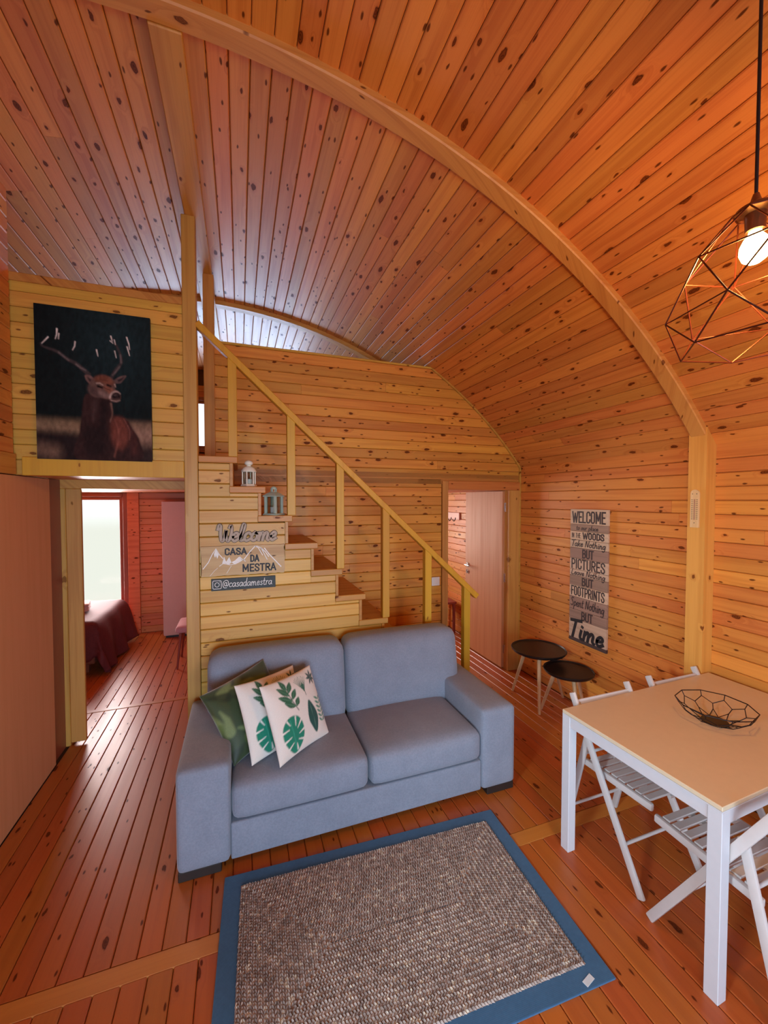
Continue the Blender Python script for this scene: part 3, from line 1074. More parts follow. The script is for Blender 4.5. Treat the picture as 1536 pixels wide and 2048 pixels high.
# ------------------------------------------------------------------ sofa
sofa = thing('sofa', 'grey fabric two-seat sofa with wide arms in front of the stairs', 'sofa', (0.68, 2.13, 0))
SX0, SX1, SY0, SY1 = -0.31, 1.67, 2.13, 2.93
AW = 0.25
bm = bmesh.new()
box2(bm, (SX0 + AW, SY0 + 0.012, 0.045), (SX1 - AW, SY1 - 0.02, 0.235), 0.012, 3)
part(sofa, 'base', bm, M['sofa'], 'world', smooth=True)
for a, b in ((SX0, SX0 + AW), (SX1 - AW, SX1)):
    bm = bmesh.new()
    soft_box(bm, (a, SY0, 0.045), (b, SY1 - 0.02, 0.555), 0.028, (0.004, 0.004, 0.008), 9)
    part(sofa, 'armrest', bm, M['sofa'], 'world', smooth='all')
mid = (SX0 + SX1) / 2 + 0.0
for a, b in ((SX0 + AW + 0.002, mid - 0.002), (mid + 0.002, SX1 - AW - 0.002)):
    bm = bmesh.new()
    soft_box(bm, (a, SY0 - 0.004, 0.24), (b, SY1 - 0.2, 0.43), 0.05, (0.0, 0.012, 0.022), 10)
    part(sofa, 'seat_cushion', bm, M['sofa'], 'world', smooth='all')
def lean(p, h):
    t = (p.z + h.z) / (2 * h.z)
    p.y += 0.07 * t
    if t > 0.6:
        p.y += 0.02 * (t - 0.6)
for a, b in ((SX0 + 0.105, mid - 0.0015), (mid + 0.0015, SX1 - 0.105)):
    bm = bmesh.new()
    soft_box(bm, (a, 2.615, 0.36), (b, 2.86, 0.895), 0.075, (0.0, 0.018, 0.01), 12, shear=lean)
    part(sofa, 'back_cushion', bm, M['sofa'], 'world', smooth='all')
for x in (SX0 + 0.005, SX1 - 0.205):
    for y in (SY0 + 0.012, SY1 - 0.1):
        bm = bmesh.new()
        box2(bm, (x, y, 0.0), (x + 0.2, y + 0.06, 0.048), 0.004, 1)
        part(sofa, 'foot', bm, M['foot'], 'world')

# ------------------------------------------------------------------ painting on grids
def sdpoly(P, poly):
    """signed distance (negative inside) of points P (n,2) to a closed polygon"""
    poly = np.asarray(poly, float)
    d = np.full(len(P), 1e9)
    inside = np.zeros(len(P), bool)
    for i in range(len(poly)):
        a, b = poly[i], poly[(i + 1) % len(poly)]
        e = b - a
        t = np.clip(((P - a) @ e) / max(e @ e, 1e-12), 0, 1)
        d = np.minimum(d, np.linalg.norm(P - a - t[:, None] * e, axis=1))
        c = (a[1] > P[:, 1]) != (b[1] > P[:, 1])
        with np.errstate(divide='ignore', invalid='ignore'):
            xi = a[0] + (P[:, 1] - a[1]) * e[0] / (e[1] if e[1] else 1e-12)
        inside ^= c & (P[:, 0] < xi)
    return np.where(inside, -d, d)
def sdline(P, pts, w0, w1=None):
    """distance to a polyline minus a radius that runs from w0 to w1"""
    pts = np.asarray(pts, float)
    w1 = w0 if w1 is None else w1
    d = np.full(len(P), 1e9)
    n = len(pts) - 1
    for i in range(n):
        a, b = pts[i], pts[i + 1]
        e = b - a
        t = np.clip(((P - a) @ e) / max(e @ e, 1e-12), 0, 1)
        d = np.minimum(d, np.linalg.norm(P - a - t[:, None] * e, axis=1) - (w0 + (w1 - w0) * (i + t) / n))
    return d
def catmull(pts, n=6, closed=False):
    p = [np.asarray(q, float) for q in pts]
    if len(p) < 3:
        return [tuple(q) for q in p]
    out = []
    m = len(p)
    rng = range(m) if closed else range(m - 1)
    for i in rng:
        if closed:
            p0, p1, p2, p3 = p[i - 1], p[i], p[(i + 1) % m], p[(i + 2) % m]
        else:
            p0, p1, p2, p3 = p[max(i - 1, 0)], p[i], p[i + 1], p[min(i + 2, m - 1)]
        for k in range(n):
            t = k / n
            out.append(tuple(0.5 * ((2 * p1) + (-p0 + p2) * t + (2 * p0 - 5 * p1 + 4 * p2 - p3) * t * t + (-p0 + 3 * p1 - 3 * p2 + p3) * t ** 3)))
    if not closed:
        out.append(tuple(p[-1]))
    return out
def blend(C, d, soft, col, alpha=1.0):
    a = np.clip(0.5 - d / (2 * soft), 0, 1) * alpha
    a = (a * a * (3 - 2 * a))[:, None] if soft > 3 else a[:, None]
    C[:] = C * (1 - a) + np.array(col[:3]) * a
def setprint(me, C):
    at = me.color_attributes.new('print', 'FLOAT_COLOR', 'POINT')
    buf = np.ones((len(C), 4), np.float32)
    buf[:, :3] = C
    at.data.foreach_set('color', buf.ravel())
RG = np.random.RandomState(3)

# stag picture ------------------------------------------------------
def stag_colors(U, V):
    """U, V in 0..1 from the top left; pixel-like space 1435 x 1870"""
    P = np.stack([U * 1435, V * 1800], 1)
    n = len(P)
    C = np.zeros((n, 3))
    top = np.array(lin(16, 21, 21)[:3])
    mid = np.array(lin(28, 44, 47)[:3])
    g = np.exp(-(((P[:, 0] - 1000) / 600) ** 2 + ((P[:, 1] - 300) / 700) ** 2))[:, None]
    C[:] = top * (1 - g) + mid * g
    # blurred field
    band = 1330 + 0 * P[:, 0]
    blend(C, band - P[:, 1], 70, lin(122, 98, 74))
    blend(C, 1455 - P[:, 1], 120, lin(40, 29, 28))
    blend(C, sdline(P, [(1090, 1480), (1435, 1480)], 120), 120, lin(140, 108, 90))
    blend(C, sdline(P, [(0, 1420), (560, 1440)], 45), 70, lin(135, 108, 84), 0.8)
    blend(C, sdline(P, [(0, 1540), (420, 1560)], 60), 90, lin(36, 26, 26))
    blend(C, sdline(P, [(0, 1690), (200, 1710)], 70), 100, lin(112, 86, 70))
    blend(C, sdline(P, [(1250, 1750), (1435, 1720)], 70), 110, lin(50, 38, 36))
    def o(pts):
        r = []
        for x, y in pts:
            u = (x - 65) / 1430.0
            y0 = 55 + 190 * u
            y1 = 1955 + 40 * u
            r.append((u * 1435, (y - y0) / (y1 - y0) * 1800))
        return r
    # body
    blend(C, sdpoly(P, catmull(o([(650, 1170), (600, 1440), (570, 1640), (545, 1960), (1320, 1985), (1330, 1740), (1240, 1590), (1180, 1490), (1080, 1440), (1000, 1430), (985, 1300), (960, 1220), (800, 1190)]), 5, True)), 14, lin(52, 33, 31))
    blend(C, sdpoly(P, catmull(o([(960, 1480), (1040, 1440), (1130, 1470), (1190, 1590), (1195, 1720), (1120, 1840), (1030, 1830), (960, 1700)]), 5, True)), 45, lin(112, 60, 48), 0.8)
    blend(C, sdpoly(P, catmull(o([(1160, 1490), (1250, 1600), (1310, 1740), (1300, 1900), (1220, 1900), (1215, 1700)]), 5, True)), 40, lin(70, 40, 36), 0.9)
    blend(C, sdline(P, catmull(o([(1010, 1470), (1060, 1620), (1050, 1760), (1000, 1930)]), 6), 6, 14), 16, lin(150, 92, 78), 0.5)
    blend(C, sdline(P, catmull(o([(1130, 1470), (1200, 1600), (1200, 1720)]), 6), 4, 4), 14, lin(175, 110, 92), 0.5)
    blend(C, sdline(P, catmull(o([(970, 1280), (985, 1400), (955, 1500)]), 6), 10, 4), 16, lin(150, 115, 100), 0.7)
    blend(C, sdline(P, catmull(o([(770, 1260), (745, 1400), (740, 1480)]), 6), 26, 14), 50, lin(98, 72, 68), 0.55)
    blend(C, sdpoly(P, catmull(o([(820, 1250), (930, 1240), (930, 1500), (900, 1900), (640, 1940), (640, 1560), (800, 1500)]), 5, True)), 70, lin(34, 23, 23), 0.75)
    # antlers
    for pts, a, b in (([(700, 920), (620, 850), (545, 790), (440, 730), (340, 650), (240, 610), (165, 580), (140, 545)], 26, 10),
                      ([(985, 960), (1030, 880), (1100, 800), (1110, 720), (1070, 610), (1035, 540), (990, 470)], 22, 9)):
        blend(C, sdline(P, catmull(o(pts), 6), a, b), 14, lin(66, 56, 56), 0.9)
    for pts in ([(345, 655), (400, 700), (460, 750)], [(550, 800), (600, 840), (660, 870)], [(1090, 830), (1040, 890), (1000, 930)], [(1110, 780), (1100, 690)]):
        blend(C, sdline(P, o(pts), 9, 9), 14, lin(120, 106, 104), 0.7)
    for pts, a in (([(225, 468), (150, 545)], 7), ([(330, 370), (325, 440), (308, 490)], 9), ([(352, 425), (345, 490)], 6), ([(543, 525), (535, 580), (510, 625)], 7),
                   ([(803, 625), (818, 700)], 8), ([(985, 460), (1000, 520)], 7), ([(1028, 505), (1040, 560)], 6), ([(1030, 640), (1048, 720)], 6),
                   ([(1187, 475), (1215, 560), (1222, 620)], 8), ([(1190, 590), (1220, 695)], 7), ([(975, 515), (1010, 545)], 5)):
        blend(C, sdline(P, o(pts), a, 3), 8, lin(236, 224, 214), 0.95)
    # ears
    blend(C, sdpoly(P, catmull(o([(655, 930), (720, 935), (770, 990), (745, 1060), (690, 1020), (660, 980)]), 5, True)), 10, lin(112, 84, 78))
    blend(C, sdpoly(P, o([(680, 955), (730, 980), (735, 1030), (700, 1005)])), 14, lin(58, 40, 40))
    blend(C, sdpoly(P, catmull(o([(1010, 1000), (1090, 950), (1170, 940), (1140, 985), (1095, 1030), (1030, 1030)]), 5, True)), 10, lin(104, 82, 78))
    blend(C, sdpoly(P, o([(1060, 990), (1150, 950), (1110, 1000), (1070, 1015)])), 12, lin(44, 34, 36))
    # head, seen three-quarters from its left
    blend(C, sdpoly(P, catmull(o([(770, 960), (850, 935), (960, 955), (1030, 1020), (1025, 1100), (1080, 1150), (1098, 1210), (1060, 1255), (1000, 1258), (930, 1222), (850, 1205), (760, 1195), (695, 1130), (700, 1040)]), 5, True)), 12, lin(98, 72, 64))
    blend(C, sdpoly(P, catmull(o([(775, 955), (860, 930), (950, 955), (1010, 1030), (950, 1060), (850, 1020), (780, 1010)]), 5, True)), 26, lin(112, 66, 50))
    blend(C, sdpoly(P, catmull(o([(700, 1060), (780, 1090), (850, 1160), (830, 1200), (760, 1190), (695, 1130)]), 5, True)), 36, lin(74, 56, 52))
    blend(C, sdpoly(P, catmull(o([(880, 1060), (960, 1075), (1005, 1120), (960, 1160), (900, 1120)]), 5, True)), 22, lin(134, 84, 66), 0.9)
    blend(C, sdpoly(P, catmull(o([(820, 1120), (930, 1150), (970, 1210), (900, 1215), (830, 1180)]), 5, True)), 26, lin(120, 96, 88), 0.8)
    blend(C, sdline(P, o([(795, 1030), (835, 1028), (872, 1052)]), 9, 4), 12, lin(196, 164, 146), 0.75)
    blend(C, sdline(P, o([(1022, 1045), (1032, 1075)]), 8, 5), 10, lin(196, 166, 150), 0.75)
    blend(C, sdline(P, o([(812, 1066), (862, 1084)]), 15, 11), 12, lin(16, 10, 10))
    blend(C, sdline(P, o([(930, 1052), (972, 1068)]), 13, 8), 12, lin(22, 13, 12))
    blend(C, sdline(P, o([(868, 1070), (920, 1100), (960, 1112)]), 5, 3), 10, lin(52, 30, 26), 0.8)
    blend(C, sdline(P, o([(780, 1000), (850, 985), (930, 1000)]), 5, 3), 12, lin(60, 36, 30), 0.6)
    # muzzle: pale upper lip, broad dark nose, pale chin
    blend(C, sdline(P, catmull(o([(955, 1205), (985, 1150), (1040, 1132), (1085, 1158)]), 5), 12, 8), 14, lin(186, 160, 148), 0.85)
    blend(C, sdpoly(P, catmull(o([(978, 1190), (1010, 1152), (1060, 1146), (1092, 1180), (1084, 1216), (1030, 1222), (990, 1214)]), 5, True)), 10, lin(48, 34, 34))
    blend(C, sdline(P, o([(1015, 1178), (1040, 1172)]), 6, 4), 10, lin(104, 84, 80), 0.8)
    blend(C, sdline(P, o([(1005, 1195), (1022, 1203)]), 7, 5), 8, lin(12, 8, 8))
    blend(C, sdline(P, o([(1068, 1190), (1080, 1200)]), 6, 4), 8, lin(12, 8, 8))
    blend(C, sdline(P, o([(975, 1238), (1040, 1252), (1082, 1240)]), 9, 7), 12, lin(168, 142, 132), 0.7)
    blend(C, sdline(P, o([(980, 1226), (1050, 1234), (1084, 1226)]), 4, 3), 8, lin(28, 18, 18), 0.9)
    # coarse hair: short streaks running down the coat
    m_ = RG.rand(60, 40)
    ix = np.clip(P[:, 0] / 1435 * 59.0, 0, 58.99)
    iy = np.clip((P[:, 1] + 0.4 * P[:, 0]) % 1800 / 1800 * 39.0, 0, 38.99)
    ia, ib = ix.astype(int), iy.astype(int)
    fx, fy = ix - ia, iy - ib
    hair = (m_[ia, ib] * (1 - fx) * (1 - fy) + m_[np.minimum(ia + 1, 59), ib] * fx * (1 - fy) + m_[ia, np.minimum(ib + 1, 39)] * (1 - fx) * fy + m_[np.minimum(ia + 1, 59), np.minimum(ib + 1, 39)] * fx * fy)
    C *= (0.72 + 0.56 * hair)[:, None]
    C *= (0.92 + 0.16 * RG.rand(n))[:, None]
    return np.clip(C, 0, 1)

CX0, CX1, CZ0, CZ1 = -1.128, -0.528, 2.125, 3.035
pic = thing('wall_picture', 'large dark canvas print of a stag hung on the loft wall', 'picture', ((CX0 + CX1) / 2, YS - 0.026, CZ0))
NX, NZ = 150, 215
bm = bmesh.new()
grid = [[bm.verts.new((CX0 + (CX1 - CX0) * i / NX, YS - 0.026, CZ1 - (CZ1 - CZ0) * j / NZ)) for i in range(NX + 1)] for j in range(NZ + 1)]
for j in range(NZ):
    for i in range(NX):
        bm.faces.new((grid[j][i], grid[j + 1][i], grid[j + 1][i + 1], grid[j][i + 1]))
o = part(pic, 'print', bm, M['canvas'], 'world', label='photograph of a red stag with lit antler tips in a dark field')
uu, vv = np.meshgrid(np.linspace(0, 1, NX + 1), np.linspace(0, 1, NZ + 1))
setprint(o.data, stag_colors(uu.ravel(), vv.ravel()))
bm = bmesh.new()
box2(bm, (CX0, YS - 0.0255, CZ0), (CX1, YS - 0.0005, CZ1), 0.002, 1)
part(pic, 'stretcher', bm, M['ink'], 'world')

# cushions ----------------------------------------------------------
def pillow(bm_size, depth, n, pinch=0.05):
    """a stuffed square cushion lying in local xz, +y the back; returns bm, front uv"""
    bm = bmesh.new()
    W_, H_ = bm_size
    uv = []
    sheets = []
    for s in (-1, 1):
        g = []
        for j in range(n + 1):
            row = []
            for i in range(n + 1):
                u, v = -1 + 2 * i / n, -1 + 2 * j / n
                th = (max(0, 1 - abs(u) ** 2.4) * max(0, 1 - abs(v) ** 2.4)) ** 0.55
                # the sides draw in between the corners
                px = u * (1 - pinch * (1 - v * v) * abs(u))
                pz = v * (1 - pinch * (1 - u * u) * abs(v))
                cr = 0.003 * math.sin(9 * u + 5 * v * v) * (abs(u) ** 3 + abs(v) ** 3) * th
                y = s * (depth / 2 * th + cr + 0.0015)
                row.append(bm.verts.new((px * W_ / 2, y, (pz + 1) * H_ / 2)))
                uv.append(((u + 1) / 2, (v + 1) / 2, s))
            g.append(row)
        sheets.append(g)
        for j in range(n):
            for i in range(n):
                f = (g[j][i], g[j][i + 1], g[j + 1][i + 1], g[j + 1][i])
                bm.faces.new(f if s < 0 else tuple(reversed(f)))
    a, b = sheets
    ring = [(0, i) for i in range(n)] + [(j, n) for j in range(n)] + [(n, n - i) for i in range(n)] + [(n - j, 0) for j in range(n)]
    for k in range(len(ring)):
        p, q = ring[k], ring[(k + 1) % len(ring)]
        bm.faces.new((a[p[0]][p[1]], b[p[0]][p[1]], b[q[0]][q[1]], a[q[0]][q[1]]))
    return bm, np.array(uv)
def leaf_colors(uv):
    """botanical print in a 100 x 100 space, origin bottom left"""
    P = uv[:, :2] * 100
    n = len(P)
    C = np.tile(np.array((0.74, 0.68, 0.60)), (n, 1))
    G1, G2, G3 = (0.012, 0.20, 0.12), (0.03, 0.115, 0.055), (0.015, 0.075, 0.06)
    def L(a, b, w, col):
        a, b = np.array(a, float), np.array(b, float)
        d = b - a
        nrm = np.array((-d[1], d[0])) / np.linalg.norm(d)
        pts = [a + d * t + nrm * w * s for s, t in ((0, 0), (0.8, .3), (1, .5), (0.7, .75), (0, 1), (-0.7, .75), (-1, .5), (-0.8, .3))]
        blend(C, sdpoly(P, catmull(pts, 4, True)), 0.5, col)
        blend(C, sdline(P, [a, b], 0.25), 0.4, (0.2, 0.35, 0.25), 0.7)
    # monstera leaf, bottom left
    def monstera(cx, cy, s):
        pts = [(cx + s * x, cy + s * y) for x, y in ((-8, 12), (0, 15), (9, 13), (14, 5), (14, -6), (8, -16), (0, -21), (-7, -16), (-13, -6), (-13, 5))]
        blend(C, sdpoly(P, catmull(pts, 5, True)), 0.6, G1)
        for a, b in (((-14, 3), (-5, 4)), ((-13, -6), (-4, -4)), ((-9, -14), (-2, -10)), ((6, 13), (4, 5)), ((13, 8), (6, 2)), ((14, -2), (7, -4)), ((11, -11), (5, -9)), ((3, -18), (2, -12)), ((-6, 12), (-3, 7))):
            blend(C, sdline(P, [(cx + s * a[0], cy + s * a[1]), (cx + s * b[0], cy + s * b[1])], 1.0 * s, 0.4 * s), 0.5, (0.74, 0.70, 0.62))
        blend(C, sdline(P, [(cx - 2 * s, cy + 12 * s), (cx + 1 * s, cy - 18 * s)], 0.4), 0.5, (0.05, 0.36, 0.24))
    monstera(27, 30, 1.28)
    # branch, top left
    blend(C, sdline(P, catmull([(44, 52), (38, 66), (34, 80), (32, 92)], 6), 0.6), 0.5, (0.02, 0.03, 0.02))
    for a, b in (((41, 58), (24, 68)), ((38, 66), (17, 78)), ((36, 74), (20, 90)), ((34, 82), (29, 99)), ((35, 78), (45, 92)), ((38, 68), (49, 80)), ((42, 58), (50, 68))):
        L(a, b, 4.1, G2)
    # palm, upper middle
    for k in range(9):
        an = math.radians(60 + k * 9 - 6)
        blend(C, sdline(P, [(65, 72), (65 + 20 * math.cos(an + 0.1), 72 + 22 * math.sin(an))], 0.8, 0.3), 0.5, (0.03, 0.13, 0.08))
    blend(C, sdline(P, [(65, 72), (66, 65)], 0.5), 0.5, (0.03, 0.07, 0.05))
    # dark sprig, top right corner
    for an in (20, 75, 130, 175, 230, 285, 330):
        a = math.radians(an)
        L((88, 85), (88 + 11 * math.cos(a), 85 + 11 * math.sin(a)), 1.9, (0.01, 0.035, 0.04))
    # big blade, right
    L((70, 12), (67, 58), 10.0, G3)
    # fern, right edge
    for k in range(6):
        y = 22 + k * 6
        L((88 + k * 0.6, y), (97, y + 5), 1.8, G1)
        L((88 + k * 0.6, y), (80, y + 6), 1.6, G1)
    C[uv[:, 2] > 0] = (0.74, 0.68, 0.60)
    return C
def velvet_colors(uv):
    P = uv[:, :2] * 100
    C = np.tile(np.array((0.030, 0.050, 0.012)), (len(P), 1))
    rs = np.random.RandomState(5)
    for k in range(26):
        x, y = rs.rand(2) * 100
        a = rs.rand() * 3.1
        L_ = 14 + 16 * rs.rand()
        b = (x + L_ * math.cos(a), y + L_ * math.sin(a))
        col = [(0.17, 0.22, 0.07), (0.012, 0.022, 0.005), (0.075, 0.12, 0.022)][k % 3]
        d = sdline(P, [(x, y), ((x + b[0]) / 2 + 3, (y + b[1]) / 2), b], 7.0, 1.0)
        blend(C, d, 2.0, col, 0.85)
    return C
def cushion(name, label, mat, colors, size, depth, M4, smooth='all'):
    bm, uv = pillow(size, depth, 84)
    me = finish_mesh(bm, name, mat, 'all')
    setprint(me, colors(uv))
    o = bpy.data.objects.new(name, me)
    link(o, None, M4)
    o['label'] = label
    o['category'] = 'cushion'
    o['group'] = 'throw cushions on the sofa'
    return o
def cush_m(x, y, z, rz, tilt, roll):
    return Matrix.Translation((x, y, z)) @ Matrix.Rotation(rz, 4, 'Z') @ Matrix.Rotation(-tilt, 4, 'X') @ Matrix.Rotation(roll, 4, 'Y')
CUSH = [
    ('cushion', 'dark green patterned velvet cushion wedged against the left sofa arm', M['velvet'], velvet_colors, (0.42, 0.42), 0.11, cush_m(0.135, 2.40, 0.475, 0.35, 0.60, -0.27)),
    ('cushion', 'white leaf-print cushion behind the front leaf cushion', M['cushion_print'], leaf_colors, (0.42, 0.42), 0.10, cush_m(0.222, 2.345, 0.445, 0.60, 0.46, 0.05)),
    ('cushion', 'frontmost white cushion with green tropical leaves', M['cushion_print'], leaf_colors, (0.42, 0.42), 0.10, cush_m(0.345, 2.285, 0.452, 0.735, 0.43, 0.07)),
]
for a in CUSH:
    cushion(*a)

# ------------------------------------------------------------------ lettering
# stroke alphabet for handwriting: x-height 0.5, ascender 1, descender -0.4
GL = {
 'a': (0.50, [[(.40, .44), (.24, .50), (.08, .36), (.06, .14), (.18, .01), (.32, .10), (.42, .46)], [(.42, .46), (.40, .14), (.50, .01)]]),
 'c': (0.42, [[(.38, .40), (.26, .50), (.09, .38), (.07, .14), (.20, .01), (.40, .10)]]),
 'd': (0.52, [[(.42, .40), (.26, .50), (.09, .38), (.07, .14), (.20, .01), (.34, .10), (.46, 1.0)], [(.44, .7), (.40, .2), (.50, .01)]]),
 'e': (0.44, [[(.07, .24), (.32, .30), (.34, .44), (.22, .50), (.09, .36), (.08, .12), (.22, .01), (.42, .14)]]),
 'g': (0.50, [[(.40, .42), (.24, .50), (.08, .34), (.08, .12), (.20, .03), (.34, .14), (.42, .48)], [(.42, .48), (.40, -.1), (.30, -.36), (.12, -.36), (.06, -.24)]]),
 'h': (0.50, [[(.12, 1.0), (.08, .0)], [(.09, .26), (.22, .48), (.34, .44), (.36, .1), (.46, .0)]]),
 'i': (0.24, [[(.12, .48), (.10, .1), (.20, .01)], [(.14, .68), (.15, .72)]]),
 'k': (0.46, [[(.12, 1.0), (.08, .0)], [(.38, .50), (.10, .24)], [(.16, .29), (.40, .0)]]),
 'l': (0.26, [[(.14, 1.0), (.10, .12), (.22, .01)]]),
 'm': (0.74, [[(.10, .50), (.08, .0)], [(.09, .26), (.22, .49), (.32, .40), (.32, .0)], [(.33, .26), (.46, .49), (.58, .40), (.58, .1), (.70, .0)]]),
 'n': (0.50, [[(.10, .50), (.08, .0)], [(.09, .26), (.22, .49), (.35, .42), (.36, .1), (.48, .0)]]),
 'o': (0.46, [[(.24, .50), (.08, .36), (.08, .12), (.22, .01), (.38, .14), (.38, .36), (.24, .50), (.34, .44), (.48, .46)]]),
 'p': (0.50, [[(.12, .50), (.08, -.40)], [(.11, .32), (.26, .50), (.42, .36), (.38, .12), (.22, .02), (.10, .12)]]),
 'r': (0.38, [[(.10, .50), (.08, .0)], [(.09, .28), (.20, .48), (.36, .46)]]),
 's': (0.40, [[(.34, .42), (.22, .50), (.11, .40), (.20, .27), (.33, .15), (.24, .01), (.06, .08)]]),
 't': (0.36, [[(.18, .85), (.14, .12), (.24, .01), (.34, .06)], [(.04, .52), (.32, .55)]]),
 'u': (0.50, [[(.10, .50), (.09, .14), (.20, .01), (.34, .14), (.38, .50)], [(.38, .50), (.37, .12), (.48, .0)]]),
 'v': (0.44, [[(.06, .50), (.20, .02), (.38, .52)]]),
 'L': (0.56, [[(.14, 1.0), (.10, .04), (.50, .05)]]),
 'N': (0.70, [[(.10, .0), (.16, .95), (.50, .04), (.60, 1.0)]]),
 'S': (0.56, [[(.48, .88), (.30, 1.0), (.12, .84), (.26, .56), (.46, .34), (.32, .02), (.06, .10)]]),
 'T': (0.60, [[(.34, .96), (.26, .0)], [(.02, .92), (.66, 1.0)]]),
 '@': (0.84, [[(.54, .50), (.38, .58), (.26, .38), (.36, .16), (.52, .26), (.56, .56)], [(.56, .56), (.54, .22), (.66, .14), (.78, .40), (.68, .74), (.42, .84), (.14, .66), (.08, .28), (.26, -.06), (.60, -.06)]]),
 ' ': (0.30, []),
}
def strokes(text, shear=0.12):
    out = []
    x = 0
    for chx in text:
        adv, st_ = GL[chx]
        for s_ in st_:
            pts = [(px + x + shear * py, py) for px, py in s_]
            out.append(catmull(pts, 5) if len(pts) > 2 else pts)
        x += adv
    return out, x
def fit(sts, x0, z0, w, h, lo=0.0, hi=1.0):
    xs = [p[0] for s in sts for p in s]
    a, b = min(xs), max(xs)
    return [[(x0 + (p[0] - a) / (b - a) * w, z0 + (p[1] - lo) / (hi - lo) * h) for p in s] for s in sts]
def ribbon(bm, pts, hw, y, th, closed=False, ex=0.6):
    """flat raised stroke in the local xz plane; front at y, depth th towards +y"""
    pts = [Vector((p[0], 0, p[1])) for p in pts]
    n = len(pts)
    vs = []
    for i in range(n):
        a = pts[i - 1] if (i > 0 or closed) else pts[i]
        b = pts[(i + 1) % n] if (i < n - 1 or closed) else pts[i]
        d = b - a
        if d.length < 1e-9:
            d = Vector((1, 0, 0))
        d.normalize()
        nr = Vector((-d.z, 0, d.x)) * hw
        ext = Vector()
        if not closed:
            if i == 0:
                ext = -d * hw * ex
            elif i == n - 1:
                ext = d * hw * ex
        c = pts[i] + ext
        vs.append([bm.verts.new((c + nr + Vector((0, y, 0)))), bm.verts.new((c - nr + Vector((0, y, 0)))), bm.verts.new((c - nr + Vector((0, y + th, 0)))), bm.verts.new((c + nr + Vector((0, y + th, 0))))])
    m = n if closed else n - 1
    for i in range(m):
        p, q = vs[i], vs[(i + 1) % n]
        for k in range(4):
            bm.faces.new((p[k], q[k], q[(k + 1) % 4], p[(k + 1) % 4]))
    if not closed:
        bm.faces.new(vs[0])
        bm.faces.new(list(reversed(vs[-1])))
CAPS = {
 'A': (0.52, [[(.03, 0), (.26, 1), (.49, 0)], [(.11, .32), (.41, .32)]]),
 'B': (0.50, [[(.08, 0), (.08, 1), (.30, 1), (.42, .90), (.42, .64), (.30, .53), (.08, .53)], [(.30, .53), (.45, .42), (.45, .12), (.30, 0), (.08, 0)]]),
 'C': (0.50, [[(.45, .72), (.44, .88), (.34, 1), (.18, 1), (.08, .88), (.08, .12), (.18, 0), (.34, 0), (.44, .12), (.45, .28)]]),
 'D': (0.50, [[(.08, 0), (.08, 1), (.28, 1), (.44, .84), (.44, .16), (.28, 0), (.08, 0)]]),
 'E': (0.44, [[(.42, 1), (.08, 1), (.08, 0), (.42, 0)], [(.08, .52), (.36, .52)]]),
 'F': (0.42, [[(.42, 1), (.08, 1), (.08, 0)], [(.08, .52), (.34, .52)]]),
 'H': (0.50, [[(.08, 0), (.08, 1)], [(.44, 0), (.44, 1)], [(.08, .52), (.44, .52)]]),
 'I': (0.18, [[(.09, 0), (.09, 1)]]),
 'K': (0.50, [[(.08, 0), (.08, 1)], [(.45, 1), (.09, .46)], [(.20, .60), (.46, 0)]]),
 'L': (0.42, [[(.08, 1), (.08, 0), (.40, 0)]]),
 'M': (0.64, [[(.08, 0), (.08, 1), (.32, .25), (.56, 1), (.56, 0)]]),
 'N': (0.52, [[(.08, 0), (.08, 1), (.44, 0), (.44, 1)]]),
 'O': (0.52, [[(.26, 1), (.16, 1), (.08, .88), (.08, .12), (.18, 0), (.34, 0), (.44, .12), (.44, .88), (.34, 1), (.26, 1)]]),
 'P': (0.48, [[(.08, 0), (.08, 1), (.32, 1), (.44, .88), (.44, .58), (.32, .46), (.08, .46)]]),
 'R': (0.50, [[(.08, 0), (.08, 1), (.32, 1), (.44, .88), (.44, .62), (.32, .50), (.08, .50)], [(.26, .50), (.46, 0)]]),
 'S': (0.48, [[(.43, .76), (.42, .88), (.33, 1), (.17, 1), (.07, .88), (.08, .68), (.40, .36), (.43, .16), (.33, 0), (.16, 0), (.07, .12), (.06, .26)]]),
 'T': (0.46, [[(.03, 1), (.43, 1)], [(.23, 1), (.23, 0)]]),
 'U': (0.50, [[(.08, 1), (.08, .12), (.18, 0), (.34, 0), (.44, .12), (.44, 1)]]),
 'W': (0.74, [[(.03, 1), (.20, 0), (.37, .85), (.54, 0), (.71, 1)]]),
 ' ': (0.26, []),
}
def caps(text, w, h, bold, depth=0.0008):
    """printed capitals scaled to fill w x h, in local xz with their back at y = 0"""
    sts, x = [], 0.0
    for c_ in text:
        adv, ss = CAPS[c_]
        sts += [[(p[0] + x, p[1]) for p in q] for q in ss]
        x += adv + 0.07
    xs = [p[0] for q in sts for p in q]
    a, b = min(xs), max(xs)
    bm = bmesh.new()
    for i, q in enumerate(sts):
        q = [(bold + (p[0] - a) / (b - a) * (w - 2 * bold), bold + p[1] * (h - 2 * bold)) for p in q]
        runs, cur = [], [q[0]]
        for k in range(1, len(q)):
            cur.append(q[k])
            if k < len(q) - 1:
                d0 = Vector((q[k][0] - q[k - 1][0], q[k][1] - q[k - 1][1]))
                d1 = Vector((q[k + 1][0] - q[k][0], q[k + 1][1] - q[k][1]))
                if d0.angle(d1) > 0.95:
                    runs.append(cur)
                    cur = [q[k]]
        runs.append(cur)
        for j, r_ in enumerate(runs):
            ribbon(bm, r_, bold, -depth - 0.00003 * i - 0.00001 * j, depth, ex=0.9)
    return bm
def put(bm, x, y, z):
    bmesh.ops.translate(bm, verts=bm.verts[:], vec=(x, y, z))
    return bm

